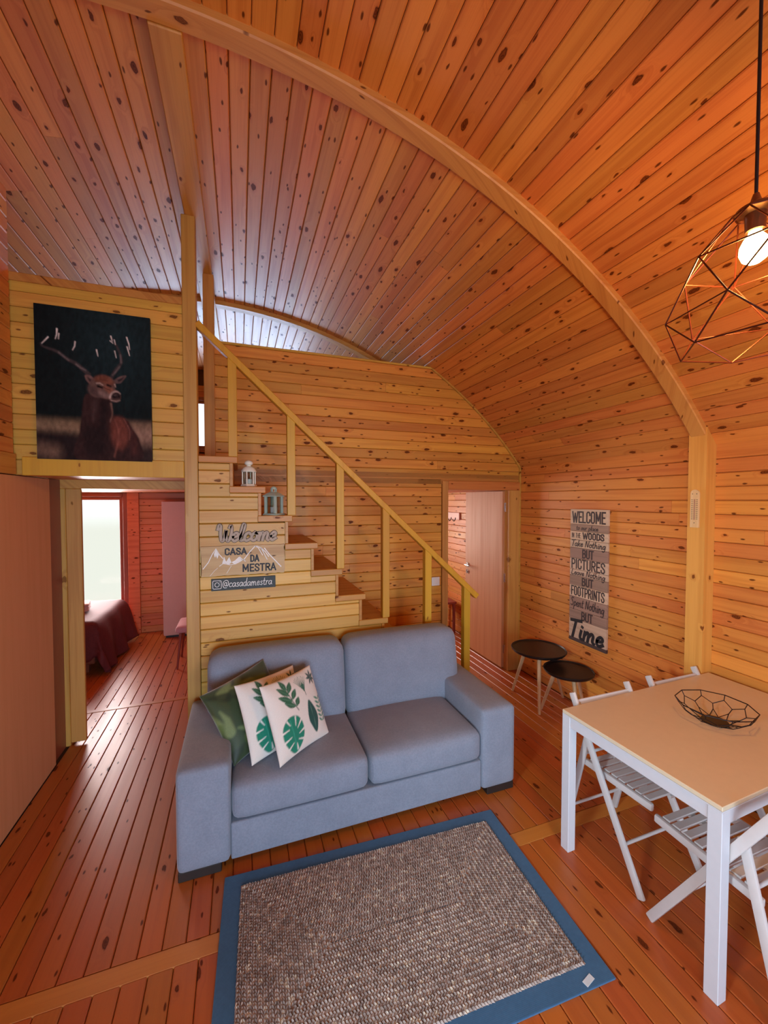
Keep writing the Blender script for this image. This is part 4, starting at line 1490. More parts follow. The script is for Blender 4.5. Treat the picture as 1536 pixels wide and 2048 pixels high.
# cut-out Welcome letters on the stair side
FY = YS - 0.0005
wl = thing('welcome_letters', 'grey cut-out wooden Welcome lettering above the mountain plaque', 'sign', (0.03, FY, 1.60))
W_ = [[(.02, .70), (.10, .96), (.20, .90), (.18, .45), (.24, .04), (.40, .16), (.52, .66), (.50, .30), (.58, .02), (.74, .18), (.84, .62), (.80, .94), (.72, .80)]]
sts, x = [catmull(W_[0], 6)], 0.78
for chx in 'elcome':
    adv, s_ = GL[chx]
    if chx == 'l':
        s_ = [[(.0, .10), (.20, .60), (.22, .96), (.12, .98), (.08, .50), (.12, .06), (.28, .06)]]
        adv = 0.30
    for q in s_:
        sts.append(catmull([(a + x + 0.2 * b, b) for a, b in q], 5))
    x += adv * 0.98
sts = fit(sts, -0.175, -0.005, 0.385, 0.115, 0, 1)
bm = bmesh.new()
for i, s in enumerate(sts):
    ribbon(bm, s, 0.0125, -0.006 - 0.00012 * i, 0.006)
part(wl, 'backing', bm, M['sign_edge'], label='dark cut edges of the script')
bm = bmesh.new()
for i, s in enumerate(sts):
    ribbon(bm, s, 0.0088, -0.0085 - 0.00012 * i, 0.004)
part(wl, 'lettering', bm, M['sign_grey'], label='grey brown faces of the Welcome script')

# mountain plaque
pq = thing('name_plaque', 'rough wooden plaque with white mountains and black CASA DA MESTRA lettering', 'sign', (0.02, FY, 1.36))
bm = bmesh.new()
n = 26
pts = [(-0.272 + 0.55 * i / n, 0.205 + random.uniform(-.003, .003)) for i in range(n + 1)]
pts += [(0.278 + random.uniform(-.008, .004), 0.205 - 0.2 * i / 8) for i in range(1, 8)]
pts += [(0.274 - 0.545 * i / n, 0.0 + random.uniform(-.003, .003)) for i in range(n + 1)]
pts += [(-0.272 + random.uniform(-.004, .006), 0.2 * i / 8) for i in range(1, 8)]
va = [bm.verts.new((x, -0.014, z)) for x, z in pts]
vb = [bm.verts.new((x, 0.0, z)) for x, z in pts]
bm.faces.new(va)
bm.faces.new(list(reversed(vb)))
for i in range(len(pts)):
    j = (i + 1) % len(pts)
    bm.faces.new((va[i], vb[i], vb[j], va[j]))
bmesh.ops.triangulate(bm, faces=bm.faces[:])
bmesh.ops.recalc_face_normals(bm, faces=bm.faces[:])
part(pq, 'panel', bm, M['plaque'])
def pc(x, y):   # crop pixels of the plaque -> local metres
    return (-0.272 + (x - 125) / 1075 * 0.55, 0.205 - (y - 1352) / 355 * 0.205)
bm = bmesh.new()
for ln, hw in (([(150, 1615), (215, 1540), (262, 1450), (310, 1380), (350, 1450), (395, 1500)], .0028), ([(655, 1530), (740, 1430), (812, 1362), (840, 1370)], .003),
           ([(812, 1365), (850, 1390), (880, 1440), (905, 1480)], .0026), ([(850, 1375), (890, 1400), (930, 1470), (965, 1535)], .0026), ([(880, 1385), (940, 1440), (985, 1500)], .003),
           ([(930, 1395), (990, 1470), (1040, 1520), (1100, 1580), (1150, 1630)], .0034), ([(610, 1490), (640, 1520), (680, 1545)], .0024), ([(350, 1590), (400, 1560), (480, 1580), (560, 1570)], .002),
           ([(440, 1680), (480, 1620), (500, 1590)], .0012), ([(310, 1440), (300, 1480)], .002), ([(235, 1700), (290, 1640), (330, 1610)], .0012)):
    ribbon(bm, [pc(*p) for p in ln], hw, -0.0150, 0.001)
for tri in ([(285, 1445), (310, 1385), (345, 1455), (325, 1500), (305, 1450), (290, 1480)], [(385, 1560), (410, 1480), (435, 1540), (475, 1485), (500, 1550), (470, 1580), (430, 1560)],
            [(500, 1550), (545, 1530), (600, 1485), (640, 1535), (590, 1560), (545, 1575)]):
    f = [bm.verts.new((pc(*p)[0], -0.0149, pc(*p)[1])) for p in tri]
    bmesh.ops.triangulate(bm, faces=[bm.faces.new(f)])
part(pq, 'mountains', bm, M['paint_white'], label='white painted mountain outlines')
for tx, x0, x1, y0, y1 in (('CASA', 418, 700, 1465, 1378), ('DA', 742, 862, 1557, 1468), ('MESTRA', 642, 1085, 1675, 1577)):
    a, b = pc(x0, y0), pc(x1, y1)
    bm = caps(tx, b[0] - a[0], b[1] - a[1], 0.0048, 0.0012)
    put(bm, a[0], -0.0142, a[1])
    part(pq, 'lettering', bm, M['ink'], label='black letters ' + tx)

# social account plaque
ig = thing('account_plaque', 'narrow dark plaque with a camera icon and white @casadamestra lettering', 'sign', (0.022, FY, 1.258))
bm = bmesh.new()
box2(bm, (-0.212, -0.009, 0), (0.212, 0.0, 0.082), 0.0015, 1)
part(ig, 'panel', bm, M['slate'])
bm = bmesh.new()
def rrect(cx, cz, hx, hz, r, n=5):
    p = []
    for sx, sz, a0 in ((1, 1, 0), (-1, 1, 90), (-1, -1, 180), (1, -1, 270)):
        for k in range(n + 1):
            a = math.radians(a0 + 90 * k / n)
            p.append((cx + sx * (hx - r) + r * math.cos(a), cz + sz * (hz - r) + r * math.sin(a)))
    return p
ribbon(bm, rrect(-0.175, 0.042, 0.027, 0.028, 0.008), 0.0017, -0.0102, 0.0012, True)
ribbon(bm, [(-0.175 + 0.014 * math.cos(2 * PI * k / 20), 0.042 + 0.015 * math.sin(2 * PI * k / 20)) for k in range(20)], 0.0017, -0.0102, 0.0012, True)
ribbon(bm, [(-0.158, 0.0605), (-0.156, 0.0605)], 0.0018, -0.0102, 0.0012)
part(ig, 'camera_icon', bm, M['paint_white'], label='white outline camera icon')
sts, _ = strokes('@casadamestra', 0.10)
sts = fit(sts, -0.138, 0.022, 0.325, 0.056, 0, 1)
bm = bmesh.new()
for i, s in enumerate(sts):
    ribbon(bm, s, 0.0019, -0.0102 - 0.00003 * i, 0.0012)
part(ig, 'lettering', bm, M['paint_white'], label='white handwritten @casadamestra')

# tall sign on the right wall: local x runs towards the camera (-Y), front faces -X
SGH, SGW = 1.215, 0.405
sg = thing('wall_sign', 'tall driftwood-style welcome sign hanging on the right wall', 'sign', (XW - 0.001, 2.728, 0.583), -PI / 2)
fr = [0, .113, .165, .23, .29, .37, .454, .5, .574, .66, .755, .83, .974, 1.0]
pm = ['plank_light', 'plank_grey', 'plank_light', 'plank_light', 'plank_grey', 'plank_light', 'plank_light', 'plank_grey', 'plank_light', 'plank_grey', 'plank_grey', 'plank_light', 'plank_dark']
for i in range(13):
    z1, z0 = SGH * (1 - fr[i]), SGH * (1 - fr[i + 1])
    bm = bmesh.new()
    box2(bm, (-SGW / 2, -0.022 - random.uniform(0, .0006), z0 + 0.001), (SGW / 2, -0.0005, z1 - 0.001), 0.0015, 1)
    part(sg, 'plank', bm, M[pm[i]], origin=(random.uniform(-.03, .03), -0.01, (z0 + z1) / 2))
FT = -0.0229
def zz(i, lo, hi):
    a, b = SGH * (1 - fr[i + 1]), SGH * (1 - fr[i])
    return a + (b - a) * lo, (b - a) * (hi - lo)
for i, tx, u0, u1, lo, hi, bold, mk in ((0, 'WELCOME', .05, .95, .08, .86, .007, 'ink_brown'), (2, 'IN THE', .05, .30, .22, .80, .0022, 'ink_brown'), (2, 'WOODS', .35, .92, .12, .92, .0062, 'ink_brown'),
        (4, 'BUT', .35, .66, .08, .92, .0062, 'ink_brown'), (5, 'PICTURES', .05, .95, .06, .98, .0062, 'ink_brown'), (7, 'BUT', .35, .66, .08, .92, .0058, 'ink_brown'),
        (8, 'FOOTPRINTS', .05, .95, .10, .95, .0055, 'ink_brown'), (10, 'BUT', .35, .66, .05, .95, .0058, 'ink_brown')):
    z0, h = zz(i, lo, hi)
    bm = caps(tx, (u1 - u0) * SGW, h, bold)
    put(bm, (u0 - 0.5) * SGW, FT, z0)
    part(sg, 'lettering', bm, M[mk], label='dark printed words ' + tx)
for i, tx, u0, u1, lo, hi, hw in ((1, 'to our place', .18, .76, .22, .85, .0028), (3, 'Take Nothing', .06, .95, .2, .98, .004), (6, 'Leave Nothing', .06, .95, .15, 1.05, .0036),
        (9, 'Spent Nothing', .05, .94, .25, .92, .004), (11, 'Time', .06, .93, .05, .98, .0145)):
    z0, h = zz(i, lo, hi)
    s_, _ = strokes(tx, 0.15)
    s_ = fit(s_, (u0 - 0.5) * SGW, z0, (u1 - u0) * SGW, h)
    bm = bmesh.new()
    for j, q in enumerate(s_):
        ribbon(bm, q, hw, FT - 0.0008 - 0.00004 * j, 0.0008)
    part(sg, 'lettering', bm, M['ink' if tx == 'Time' else 'ink_brown'], label='dark handwritten words ' + tx)

# thermometer on the column's inner face
tm = thing('thermometer', 'pale wooden thermometer screwed to the right column', 'thermometer', (CXF - 0.001, 1.797, 1.70), -PI / 2)
bm = bmesh.new()
out = [(-0.026, 0.0), (0.026, 0.0)] + [(0.026 * math.cos(a), 0.222 + 0.026 * math.sin(a)) for a in [PI * k / 10 for k in range(11)]]
va = [bm.verts.new((x, -0.012, z)) for x, z in out]
vb = [bm.verts.new((x, -0.0005, z)) for x, z in out]
bm.faces.new(va)
bm.faces.new(list(reversed(vb)))
for i in range(len(out)):
    j = (i + 1) % len(out)
    bm.faces.new((va[i], vb[i], vb[j], va[j]))
bmesh.ops.recalc_face_normals(bm, faces=bm.faces[:])
part(tm, 'backboard', bm, M['thermo'])
bm = bmesh.new()
tube(bm, (0, -0.013, 0.05), (0, -0.013, 0.185), 0.0018, n=8)
part(tm, 'tube', bm, M['terracotta'], smooth=True)
bm = bmesh.new()
for k in range(11):
    z = 0.055 + k * 0.0125
    for s in (-1, 1):
        box2(bm, (s * 0.0075 - 0.003, -0.0126, z), (s * 0.0075 + 0.003, -0.0118, z + 0.0016))
        box2(bm, (s * 0.016 - 0.003, -0.0126, z - 0.001), (s * 0.016 + 0.003, -0.0118, z + 0.003))
part(tm, 'scale', bm, M['ink'])
for x, z in ((-0.013, 0.22), (0.013, 0.22), (0, 0.03)):
    bm = bmesh.new()
    tube(bm, (x, -0.0118, z), (x, -0.0135, z), 0.0028, n=8)
    part(tm, 'screw', bm, M['ink'])

# light switch
sw = thing('light_switch', 'cream light switch on the partition left of the door', 'switch', (1.875, YB - 0.0005, 1.005))
bm = bmesh.new()
box2(bm, (-0.044, -0.009, 0), (0.044, 0, 0.088), 0.003, 2)
part(sw, 'plate', bm, M['white_plastic'])
bm = bmesh.new()
box2(bm, (-0.03, -0.013, 0.014), (0.03, -0.009, 0.074), 0.002, 1)
part(sw, 'rocker', bm, M['white_plastic'])

# ------------------------------------------------------------------ lanterns
def lantern_white():
    t = thing('lantern', 'small cream-white round lantern on the second highest stair', 'lantern', (0.062, 3.06, tops[1] + 0.0005), 0.2, 'lanterns on the stairs')
    bm = bmesh.new()
    lathe(bm, [(0, 0), (0.056, 0), (0.058, 0.006), (0.054, 0.014), (0.047, 0.02), (0, 0.02)], 6)
    part(t, 'base', bm, M['lantern_white'])
    for k in range(6):
        a = 2 * PI * k / 6
        x, y = 0.044 * math.cos(a), 0.044 * math.sin(a)
        bm = bmesh.new()
        box(bm, (x, y, 0.064), (0.008, 0.008, 0.092), Matrix.Rotation(a, 4, 'Z'), 0.001, 1)
        part(t, 'post', bm, M['lantern_white'])
        a2 = a + PI / 6
        bm = bmesh.new()
        box(bm, (0.0375 * math.cos(a2), 0.0375 * math.sin(a2), 0.064), (0.0015, 0.036, 0.088), Matrix.Rotation(a2, 4, 'Z'))
        part(t, 'pane', bm, M['glass_thin'])
    bm = bmesh.new()
    lathe(bm, [(0, 0.106), (0.05, 0.106), (0.053, 0.112), (0.05, 0.12), (0.042, 0.134), (0.028, 0.144), (0.016, 0.148), (0.014, 0.156), (0, 0.156)], 24)
    part(t, 'roof', bm, M['lantern_white'], smooth=True)
    bm = bmesh.new()
    lathe(bm, [(0.012, 0.154), (0.026, 0.160), (0.03, 0.168), (0.028, 0.178), (0.018, 0.186), (0.006, 0.192), (0, 0.193)], 20)
    part(t, 'finial', bm, M['lantern_white'], smooth=True)
    bm = bmesh.new()
    lathe(bm, [(0, 0.0205), (0.024, 0.0205), (0.024, 0.055), (0, 0.055)], 16)
    part(t, 'candle', bm, M['white_wood'], smooth=True)
lantern_white()
def lantern_mint():
    t = thing('lantern', 'grey-green four-sided metal lantern on the third highest stair', 'lantern', (0.232, 3.03, tops[2] + 0.0005), PI / 4 + 0.1, 'lanterns on the stairs')
    bm = bmesh.new()
    lathe(bm, [(0, 0), (0.078, 0), (0.078, 0.008), (0.07, 0.014), (0, 0.014)], 4, phase=0.5)
    part(t, 'base', bm, M['lantern_mint'])
    for k in range(4):
        a = PI / 4 + k * PI / 2
        x, y = 0.062 * math.cos(a), 0.062 * math.sin(a)
        bm = bmesh.new()
        for s in (0.0, PI / 2):
            pass
        box(bm, (x - 0.006 * math.cos(a), y - 0.006 * math.sin(a), 0.074), (0.018, 0.018, 0.122), None, 0.0015, 1)
        part(t, 'post', bm, M['lantern_mint'])
        a2 = k * PI / 2
        bm = bmesh.new()
        box(bm, (0.042 * math.cos(a2), 0.042 * math.sin(a2), 0.074), (0.0015, 0.066, 0.12), Matrix.Rotation(a2, 4, 'Z'))
        part(t, 'pane', bm, M['glass_thin'])
    bm = bmesh.new()
    lathe(bm, [(0, 0.134), (0.078, 0.134), (0.078, 0.14), (0.05, 0.158), (0.026, 0.168), (0, 0.168)], 4, phase=0.5)
    part(t, 'roof', bm, M['lantern_mint'])
    bm = bmesh.new()
    lathe(bm, [(0, 0.166), (0.02, 0.166), (0.02, 0.170), (0.0, 0.170)], 12)
    for k in range(6):
        a = 2 * PI * k / 6
        tube(bm, (0.018 * math.cos(a), 0.018 * math.sin(a), 0.168), (0.018 * math.cos(a), 0.018 * math.sin(a), 0.190), 0.004, n=6)
    lathe(bm, [(0, 0.188), (0.024, 0.188), (0.024, 0.193), (0.018, 0.203), (0.008, 0.209), (0, 0.21)], 16)
    part(t, 'chimney', bm, M['lantern_mint'], smooth=True)
    bm = bmesh.new()
    lathe(bm, [(0, 0.0145), (0.026, 0.0145), (0.026, 0.06), (0, 0.06)], 16)
    part(t, 'candle', bm, M['white_wood'], smooth=True)
lantern_mint()

# ------------------------------------------------------------------ nesting side tables
def side_table(label, x, y, r, h, phase, name='side_table'):
    t = thing(name, label, 'side table', (x, y, 0), phase, 'black nesting tables by the right wall')
    bm = bmesh.new()
    lathe(bm, [(0, h - 0.02), (r - 0.014, h - 0.02), (r, h - 0.004), (r, h + 0.006), (r - 0.005, h + 0.008), (r - 0.012, h - 0.001), (0, h - 0.002)], 48)
    part(t, 'tabletop', bm, M['black'], smooth=True)
    for k in range(3):
        a = 2 * PI * k / 3
        bm = bmesh.new()
        tube(bm, (r * 1.08 * math.cos(a), r * 1.08 * math.sin(a), 0), (r * 0.5 * math.cos(a), r * 0.5 * math.sin(a), h - 0.02), 0.011, 0.019, 14)
        part(t, 'leg', bm, M['beech'], smooth=True)
side_table('larger black round side table on pale legs beside the door frame', 2.615, 3.02, 0.245, 0.49, math.radians(225 - 120 * 0 + 7))
side_table('smaller black round side table tucked before the larger one', 2.67, 2.71, 0.205, 0.405, math.radians(128))

# ------------------------------------------------------------------ dining table, slightly turned
TB = thing('dining_table', 'white dining table with square legs at the right', 'table', (1.650, 0.937, 0), math.radians(2.0))
TL, TD, TH = 1.243, 0.75, 0.756
bm = bmesh.new()
box2(bm, (0, 0, TH - 0.018), (TL, TD, TH), 0.002, 1)
part(TB, 'tabletop', bm, M['table_top'], label='warm white laminate top')
bm = bmesh.new()
box2(bm, (0.0, 0.0, TH - 0.0235), (TL, TD, TH - 0.0185), 0.001, 1)
part(TB, 'edge_strip', bm, M['white'])
for x in (0, TL - 0.05):
    for y in (0, TD - 0.05):
        bm = bmesh.new()
        box2(bm, (x, y, 0), (x + 0.05, y + 0.05, TH - 0.0235), 0.002, 1)
        part(TB, 'leg', bm, M['white'])
for lo, hi in (((0.004, 0.05, TH - 0.078), (0.028, TD - 0.05, TH - 0.024)), ((TL - 0.028, 0.05, TH - 0.078), (TL - 0.004, TD - 0.05, TH - 0.024)),
               ((0.05, 0.004, TH - 0.078), (TL - 0.05, 0.028, TH - 0.024)), ((0.05, TD - 0.028, TH - 0.078), (TL - 0.05, TD - 0.004, TH - 0.024))):
    bm = bmesh.new()
    box2(bm, lo, hi, 0.002, 1)
    part(TB, 'apron', bm, M['white'])

# ------------------------------------------------------------------ folding chairs
def folding_chair(label, loc, rz):
    """local: x across (0.41 wide), front feet at y=0, back leans to +y"""
    t = thing('folding_chair', label, 'chair', loc, rz, 'white slatted folding chairs round the table')
    mw = M['white_wood']
    CW = 0.41
    def side(x, s):
        bm = bmesh.new()
        bar(bm, (x, 0.006, 0.004), (x, 0.44, 0.795), 0.018, 0.036, (0, -1, 0.55), 0.006, 2)
        part(t, 'post', bm, mw, smooth=True)
        bm = bmesh.new()
        xi = x + s * 0.020
        bar(bm, (xi, 0.338, 0.635), (xi, 0.487, 0.004), 0.018, 0.034, (0, 1, 0.25), 0.006, 2)
        part(t, 'rear_leg', bm, mw, smooth=True)
    side(0.0, 1)
    side(CW, -1)
    for x in (0.042, CW - 0.042):
        bm = bmesh.new()
        bar(bm, (x, -0.008, 0.446), (x, 0.395, 0.428), 0.022, 0.036, (0, 0, 1), 0.009, 2)
        part(t, 'seat_rail', bm, mw, smooth=True)
    bm = bmesh.new()
    box(bm, (CW / 2, 0.19, 0.446), (0.03, 0.36, 0.012), None)
    seat = part(t, 'seat', bm, mw)
    for k in range(8):
        y = 0.032 + k * 0.0445
        bm = bmesh.new()
        z = 0.461 - 0.017 * y / 0.4
        box(bm, (CW / 2, y, z), (CW - 0.106, 0.033, 0.011), None, 0.002, 1)
        part(seat, 'slat', bm, mw)
    for z, dz in ((0.735, 0.055), (0.655, 0.03)):
        y = 0.44 * z / 0.795
        bm = bmesh.new()
        bar(bm, (0.006, y + 0.002, z), (CW - 0.006, y + 0.002, z), 0.012, dz, (0, 0.48, 0.87), 0.003, 1)
        part(t, 'backrest_slat', bm, mw)
    for (y, z), rr, ins in (((0.44 * 0.19 / 0.795, 0.19), 0.008, 0.004), ((0.457, 0.13), 0.008, 0.022), ((0.375, 0.478), 0.008, 0.022)):
        bm = bmesh.new()
        tube(bm, (ins, y, z), (CW - ins, y, z), rr, n=10)
        part(t, 'stretcher', bm, mw, smooth=True)
    return t
fc = folding_chair('white folding chair at the far table side nearest the sofa', (1.755, 1.312, 0), 0.0)
copy_tree(fc, Matrix.Translation((2.365, 1.325, 0)), 'white folding chair at the far table side beside the column')
copy_tree(fc, Matrix.Translation((2.125, 1.255, 0)) @ Matrix.Rotation(PI, 4, 'Z'), 'white folding chair at the near table side with its back to the camera')

# ------------------------------------------------------------------ wire fruit bowl
bw = thing('wire_bowl', 'black honeycomb wire fruit bowl on the white table', 'bowl', (2.255, 1.325, TH + 0.0005), 0.3)
bm = bmesh.new()
lathe(bm, [(0, 0), (0.056, 0), (0.058, 0.003), (0.056, 0.006), (0, 0.006)], 28)
part(bw, 'base', bm, M['black'], smooth=True)
bm = bmesh.new()
N = 10
def rg(r, z, ph):
    return [Vector((r * math.cos(2 * PI * (k + ph) / N), r * math.sin(2 * PI * (k + ph) / N), z)) for k in range(N)]
r0, r1, r2, r3, r4 = rg(0.166, 0.088, 0), rg(0.152, 0.064, 0), rg(0.130, 0.041, 0.5), rg(0.104, 0.022, 0.5), rg(0.058, 0.004, 0)
for k in range(N):
    j = (k + 1) % N
    for a, b, r in ((r0[k], r0[j], 0.0026), (r0[k], r1[k], 0.002), (r1[k], r2[k], 0.002), (r2[k], r1[j], 0.002), (r2[k], r3[k], 0.002), (r3[k], r4[k], 0.002), (r3[k], r4[j], 0.002)):
        tube(bm, a, b, r, n=6)
part(bw, 'wire_frame', bm, M['wire'], smooth=True)

# ------------------------------------------------------------------ pendant lamp
LX, LY, LZ = 1.335, 0.716, 2.585
pl = thing('pendant_lamp', 'geometric wire cage pendant lamp with a glowing bulb', 'lamp', (LX, LY, LZ))
zc = ZC + math.sqrt(R * R - (LX - XC) ** 2) - LZ
bm = bmesh.new()
tube(bm, (0, 0, 0.09), (0, 0, zc - 0.02), 0.0042, n=10)
part(pl, 'cord', bm, M['cord'], smooth=True)
bm = bmesh.new()
lathe(bm, [(0, zc - 0.045), (0.05, zc - 0.045), (0.05, zc - 0.01), (0, zc - 0.01)], 24)
part(pl, 'canopy', bm, M['cord'], smooth=True)
bm = bmesh.new()
lathe(bm, [(0.0, 0.03), (0.022, 0.03), (0.024, 0.075), (0.046, 0.083), (0.044, 0.09), (0.022, 0.1), (0.012, 0.112), (0.007, 0.13), (0, 0.13)], 20)
part(pl, 'socket', bm, M['brass'], smooth=True)
bm = bmesh.new()
lathe(bm, [(0, -0.056), (0.014, -0.054), (0.027, -0.044), (0.034, -0.026), (0.033, -0.008), (0.025, 0.01), (0.016, 0.022), (0.013, 0.034), (0, 0.034)], 24)
part(pl, 'bulb', bm, M['bulb'], smooth=True, label='glowing warm bulb')
bm = bmesh.new()
N = 6
def hx(r, z, ph):
    return [Vector((r * math.cos(2 * PI * (k + ph) / N + 0.25), r * math.sin(2 * PI * (k + ph) / N + 0.25), z)) for k in range(N)]
h0, h1, h2, h3 = hx(0.05, 0.082, 0), hx(0.162, -0.045, 0.5), hx(0.200, -0.185, 0), hx(0.168, -0.275, 0.5)
def wire(a, b, r=0.0022):
    tube(bm, a, b, r, n=6)
for k in range(N):
    j = (k + 1) % N
    i = (k - 1) % N
    wire(h0[k], h0[j])
    wire(h0[k], h1[k]); wire(h0[j], h1[k])
    wire(h1[k], h1[j])
    wire(h1[k], h2[k]); wire(h1[k], h2[j])
    wire(h2[k], h2[j], 0.0018) if k % 2 == 0 else None
    wire(h2[k], h3[k]); wire(h2[j], h3[k])
    wire(h3[k], h3[j])
part(pl, 'cage', bm, M['wire_copper'], smooth=True)
ld = bpy.data.lights.new('bulb_light', 'POINT')
ld.energy = 34
ld.color = (1.0, 0.50, 0.13)
ld.shadow_soft_size = 0.035
lo = bpy.data.objects.new('bulb_light', ld)
COL.objects.link(lo)
lo.parent = pl
lo.location = (0, 0, -0.1)

# ------------------------------------------------------------------ rug
rug = thing('rug', 'braided jute rug on a blue border in front of the sofa', 'rug', (0.64, 1.61, 0.0), math.radians(-2.6))
bm = bmesh.new()
box2(bm, (-0.75, -0.45, 0.001), (0.75, 0.45, 0.009), 0.003, 2)
part(rug, 'border', bm, M['rug_blue'], label='blue woven border')
JX, JY = 0.672, 0.378
pitch = 0.0198
tmpl = []
for s in (-1, 1):
    L_, W2, H2 = 0.0115, 0.0046, 0.0058
    an = s * 0.62
    ca, sa = math.cos(an), math.sin(an)
    pts = [(-L_, 0, 0.001), (0, W2, 0.002), (L_, 0, 0.001), (0, -W2, 0.002), (0, 0, H2 * 2)]
    tmpl.append(([(x * ca - y * sa, x * sa + y * ca + s * 0.0045, z) for x, y, z in pts], [(0, 3, 4), (3, 2, 4), (2, 1, 4), (1, 0, 4)]))
ring_i = 0
hx_, hy_ = JX - pitch / 2, JY - pitch / 2
while hy_ > 0.004:
    V, Fc = [], []
    cor = [(-hx_, -hy_), (hx_, -hy_), (hx_, hy_), (-hx_, hy_)]
    # base strip under the braid
    for e in range(4):
        a, b = Vector(cor[e]), Vector(cor[(e + 1) % 4])
        L_ = (b - a).length
        if L_ < 0.01:
            continue
        d = (b - a) / L_
        nr = Vector((-d.y, d.x))
        nst = max(1, int(L_ / 0.0128))
        for k in range(nst):
            p = a + d * (L_ * (k + 0.5) / nst)
            for pts, fs in tmpl:
                o_ = len(V)
                jit = random.uniform(-0.0012, 0.0012)
                zs = random.uniform(0.8, 1.15)
                for x, y, z in pts:
                    q = p + d * x + nr * (y + jit)
                    V.append((q.x, q.y, 0.0088 + z * zs))
                Fc += [tuple(o_ + i for i in f) for f in fs]
    o_ = len(V)
    ww = pitch / 2
    for sgn in (1, -1):
        for x, y in cor:
            V.append((x + sgn * math.copysign(ww, x), y + sgn * math.copysign(min(ww, hy_), y), 0.0105))
    for e in range(4):
        f = (e + 1) % 4
        Fc.append((o_ + e, o_ + f, o_ + 4 + f, o_ + 4 + e))
    me = bpy.data.meshes.new('braid')
    me.from_pydata(V, [], Fc)
    me.materials.append(M['jute'])
    ob = bpy.data.objects.new('braid', me)
    link(ob, rug, WM[rug].copy())
    hx_ -= pitch
    hy_ -= pitch
bm = bmesh.new()
box(bm, (0.640, -0.425, 0.0098), (0.05, 0.022, 0.0014), Matrix.Rotation(0.3, 4, 'Z'), 0.0004, 1)
part(rug, 'care_label', bm, M['green_tag'], label='small pale sewn label')

# ------------------------------------------------------------------ bedroom
bed = thing('bed', 'low bed with a burgundy bedspread before the bedroom window', 'bed', (-2.2, 5.6, 0))
bm = bmesh.new()
box2(bm, (-3.05, 5.12, 0.10), (-1.50, 6.25, 0.30), 0.01, 1)
part(bed, 'frame', bm, M['frame_wood'], 'world')
for x, y in ((-3.0, 5.2), (-1.6, 5.2), (-3.0, 6.15), (-1.6, 6.15)):
    bm = bmesh.new()
    box2(bm, (x - 0.03, y - 0.03, 0), (x + 0.03, y + 0.03, 0.11))
    part(bed, 'leg', bm, M['frame_wood'], 'world')
bm = bmesh.new()
soft_box(bm, (-3.05, 5.13, 0.30), (-1.52, 6.24, 0.50), 0.05, (0, 0, 0.01), 8)
part(bed, 'mattress', bm, M['towel'], 'world', smooth='all')
# draped bedspread: flat top, rounded edge, wavy skirts down the near side and the foot end
bm = bmesh.new()
NXB, NYB = 60, 60
def drape(u, v):
    # u: along x (0 head .. 1 hem past the foot), v: along y (0 near hem .. 1 far hem)
    ax = -3.0 + u * (1.52 + 0.5)
    ay = -0.42 + v * (1.12 + 0.84)
    x_edge, y0e, y1e = 1.50, 0.0, 1.12
    X = ax
    z = 0.535 + 0.012 * math.sin(9 * u + 7 * v) + 0.02 * math.exp(-((u - .55) / .2) ** 2)
    dx = max(0, (ax + 3.05) - 1.55)
    dy = max(0, -ay) if ay < 0 else max(0, ay - y1e)
    sgn = -1 if ay < 0 else 1
    Y = 5.12 + min(max(ay, 0), y1e)
    drop = 0
    if dx > 0:
        X = -1.50 + 0.05 * (1 - math.exp(-dx * 14)) + 0.16 * dx + 0.035 * math.sin(v * 27) * dx * 2.2
        drop = max(drop, dx)
    if dy > 0:
        Y += sgn * (0.05 * (1 - math.exp(-dy * 14)) + 0.10 * dy + 0.035 * math.sin(u * 31) * dy * 2.2)
        drop = max(drop, dy)
    if dx > 0 and dy > 0:
        drop = math.hypot(dx, dy) * 0.92
    z -= drop * 0.98
    z += 0.03 * math.sin(u * 10 + v * 4) * (drop > 0.3)
    return (X, Y, max(z, 0.02))
g = [[bm.verts.new(drape(i / NXB, j / NYB)) for i in range(NXB + 1)] for j in range(NYB + 1)]
for j in range(NYB):
    for i in range(NXB):
        bm.faces.new((g[j][i], g[j][i + 1], g[j + 1][i + 1], g[j + 1][i]))
bs = part(bed, 'bedspread', bm, M['burgundy'], 'world', smooth='all', label='burgundy bedspread hanging over the edge')
md = bs.modifiers.new('thickness', 'SOLIDIFY')
md.thickness = 0.012
md.offset = 1
tw = thing('towel', 'folded pale pink towel lying on the burgundy bed', 'towel', (-1.86, 5.62, 0.580), 0.2)
for k in range(3):
    bm = bmesh.new()
    soft_box(bm, (-0.17, -0.12, k * 0.03), (0.17, 0.12, k * 0.03 + 0.031), 0.013, (0, 0, 0.006), 6)
    part(tw, 'fold', bm, M['towel'], smooth='all')

wd = thing('wardrobe', 'pinkish white wardrobe against the bedroom end wall', 'wardrobe', (-0.55, 6.28, 0))
bm = bmesh.new()
box2(bm, (-0.99, 6.11, 0.03), (-0.03, 6.455, 1.86), 0.003, 1)
part(wd, 'body', bm, M['wardrobe'], 'world')
for a, b, hxp in ((-0.992, -0.515, -0.60), (-0.509, -0.03, -0.43)):
    bm = bmesh.new()
    box2(bm, (a, 6.092, 0.05), (b, 6.109, 1.858), 0.002, 1)
    d = part(wd, 'door', bm, M['wardrobe'], 'world')
    bm = bmesh.new()
    tube(bm, (hxp, 6.092, 0.85), (hxp, 6.07, 0.85), 0.012, n=12)
    part(d, 'knob', bm, M['chrome'], 'world', smooth=True)
bm = bmesh.new()
box2(bm, (-0.97, 6.13, 0), (-0.05, 6.44, 0.032))
part(wd, 'plinth', bm, M['foot'], 'world')

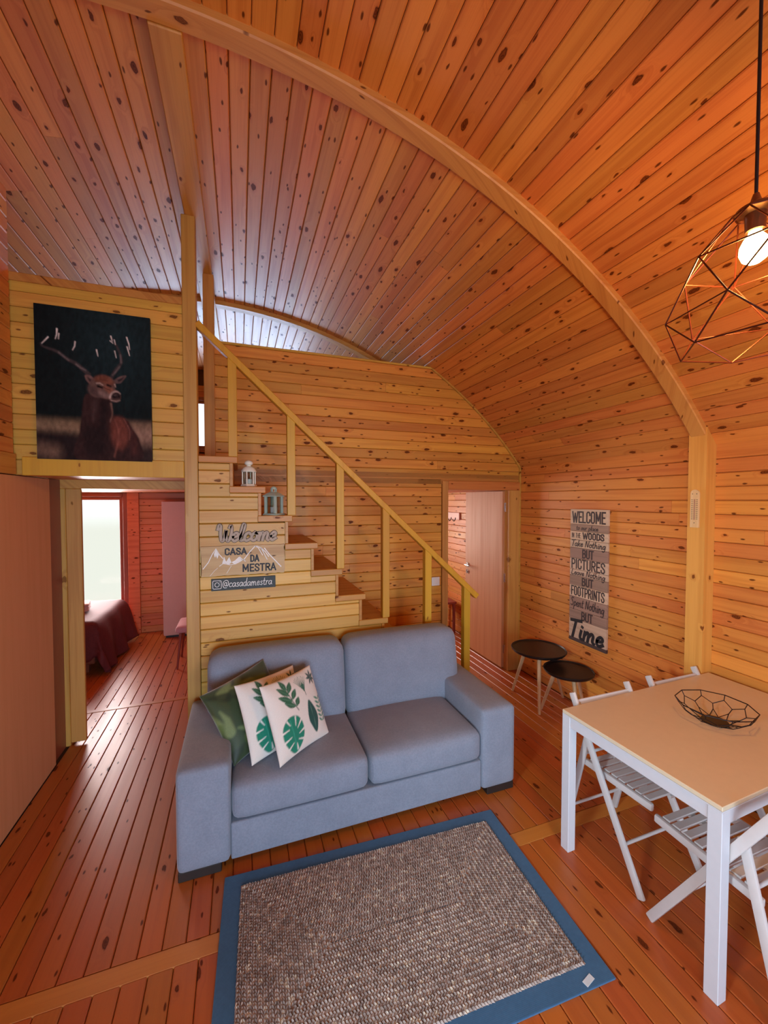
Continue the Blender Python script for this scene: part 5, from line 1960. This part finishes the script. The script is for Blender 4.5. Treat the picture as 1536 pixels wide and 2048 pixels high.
ch = thing('bedroom_chair', 'pink upholstered chair with wooden legs in the bedroom', 'chair', (-0.47, 5.12, 0))
bm = bmesh.new()
soft_box(bm, (-0.22, -0.20, 0.40), (0.22, 0.22, 0.47), 0.03, (0, 0, 0.012), 7)
part(ch, 'seat', bm, M['pink'], smooth='all')
bm = bmesh.new()
def lean2(p, h):
    p.x += 0.12 * (p.z + h.z)
soft_box(bm, (0.18, -0.20, 0.46), (0.24, 0.20, 0.84), 0.028, (0.008, 0, 0), 7, shear=lean2)
part(ch, 'backrest', bm, M['pink'], smooth='all')
for sx in (-1, 1):
    for sy in (-1, 1):
        bm = bmesh.new()
        tube(bm, (sx * 0.205, sy * 0.19, 0), (sx * 0.165, sy * 0.15, 0.41), 0.010, 0.017, 12)
        part(ch, 'leg', bm, M['terracotta'], smooth=True)

# ------------------------------------------------------------------ hall behind the door
hk = thing('coat_rack', 'pale wooden coat rack with black hooks on the hall wall', 'coat rack', (XW - 0.0005, 5.15, 1.60), -PI / 2)
bm = bmesh.new()
box2(bm, (-0.2, -0.022, 0), (0.2, 0, 0.10), 0.002, 1)
part(hk, 'backboard', bm, M['wardrobe'])
for x in (-0.14, -0.02, 0.10):
    bm = bmesh.new()
    pts = [Vector((x, -0.022, 0.03)), Vector((x, -0.030, -0.005)), Vector((x, -0.045, -0.022)), Vector((x, -0.062, -0.012)), Vector((x, -0.066, 0.012))]
    for a, b in zip(pts, pts[1:]):
        tube(bm, a, b, 0.005, n=8)
    part(hk, 'hook', bm, M['wire'], smooth=True)
so = thing('hall_stool', 'low red-brown stool against the hall wall past the door', 'stool', (2.70, 5.15, 0))
bm = bmesh.new()
box2(bm, (-0.16, -0.20, 0.42), (0.16, 0.20, 0.45), 0.004, 1)
part(so, 'seat', bm, M['terracotta'])
for sx in (-1, 1):
    for sy in (-1, 1):
        bm = bmesh.new()
        box2(bm, (sx * 0.13 - 0.016, sy * 0.17 - 0.016, 0), (sx * 0.13 + 0.016, sy * 0.17 + 0.016, 0.42), 0.002, 1)
        part(so, 'leg', bm, M['terracotta'])
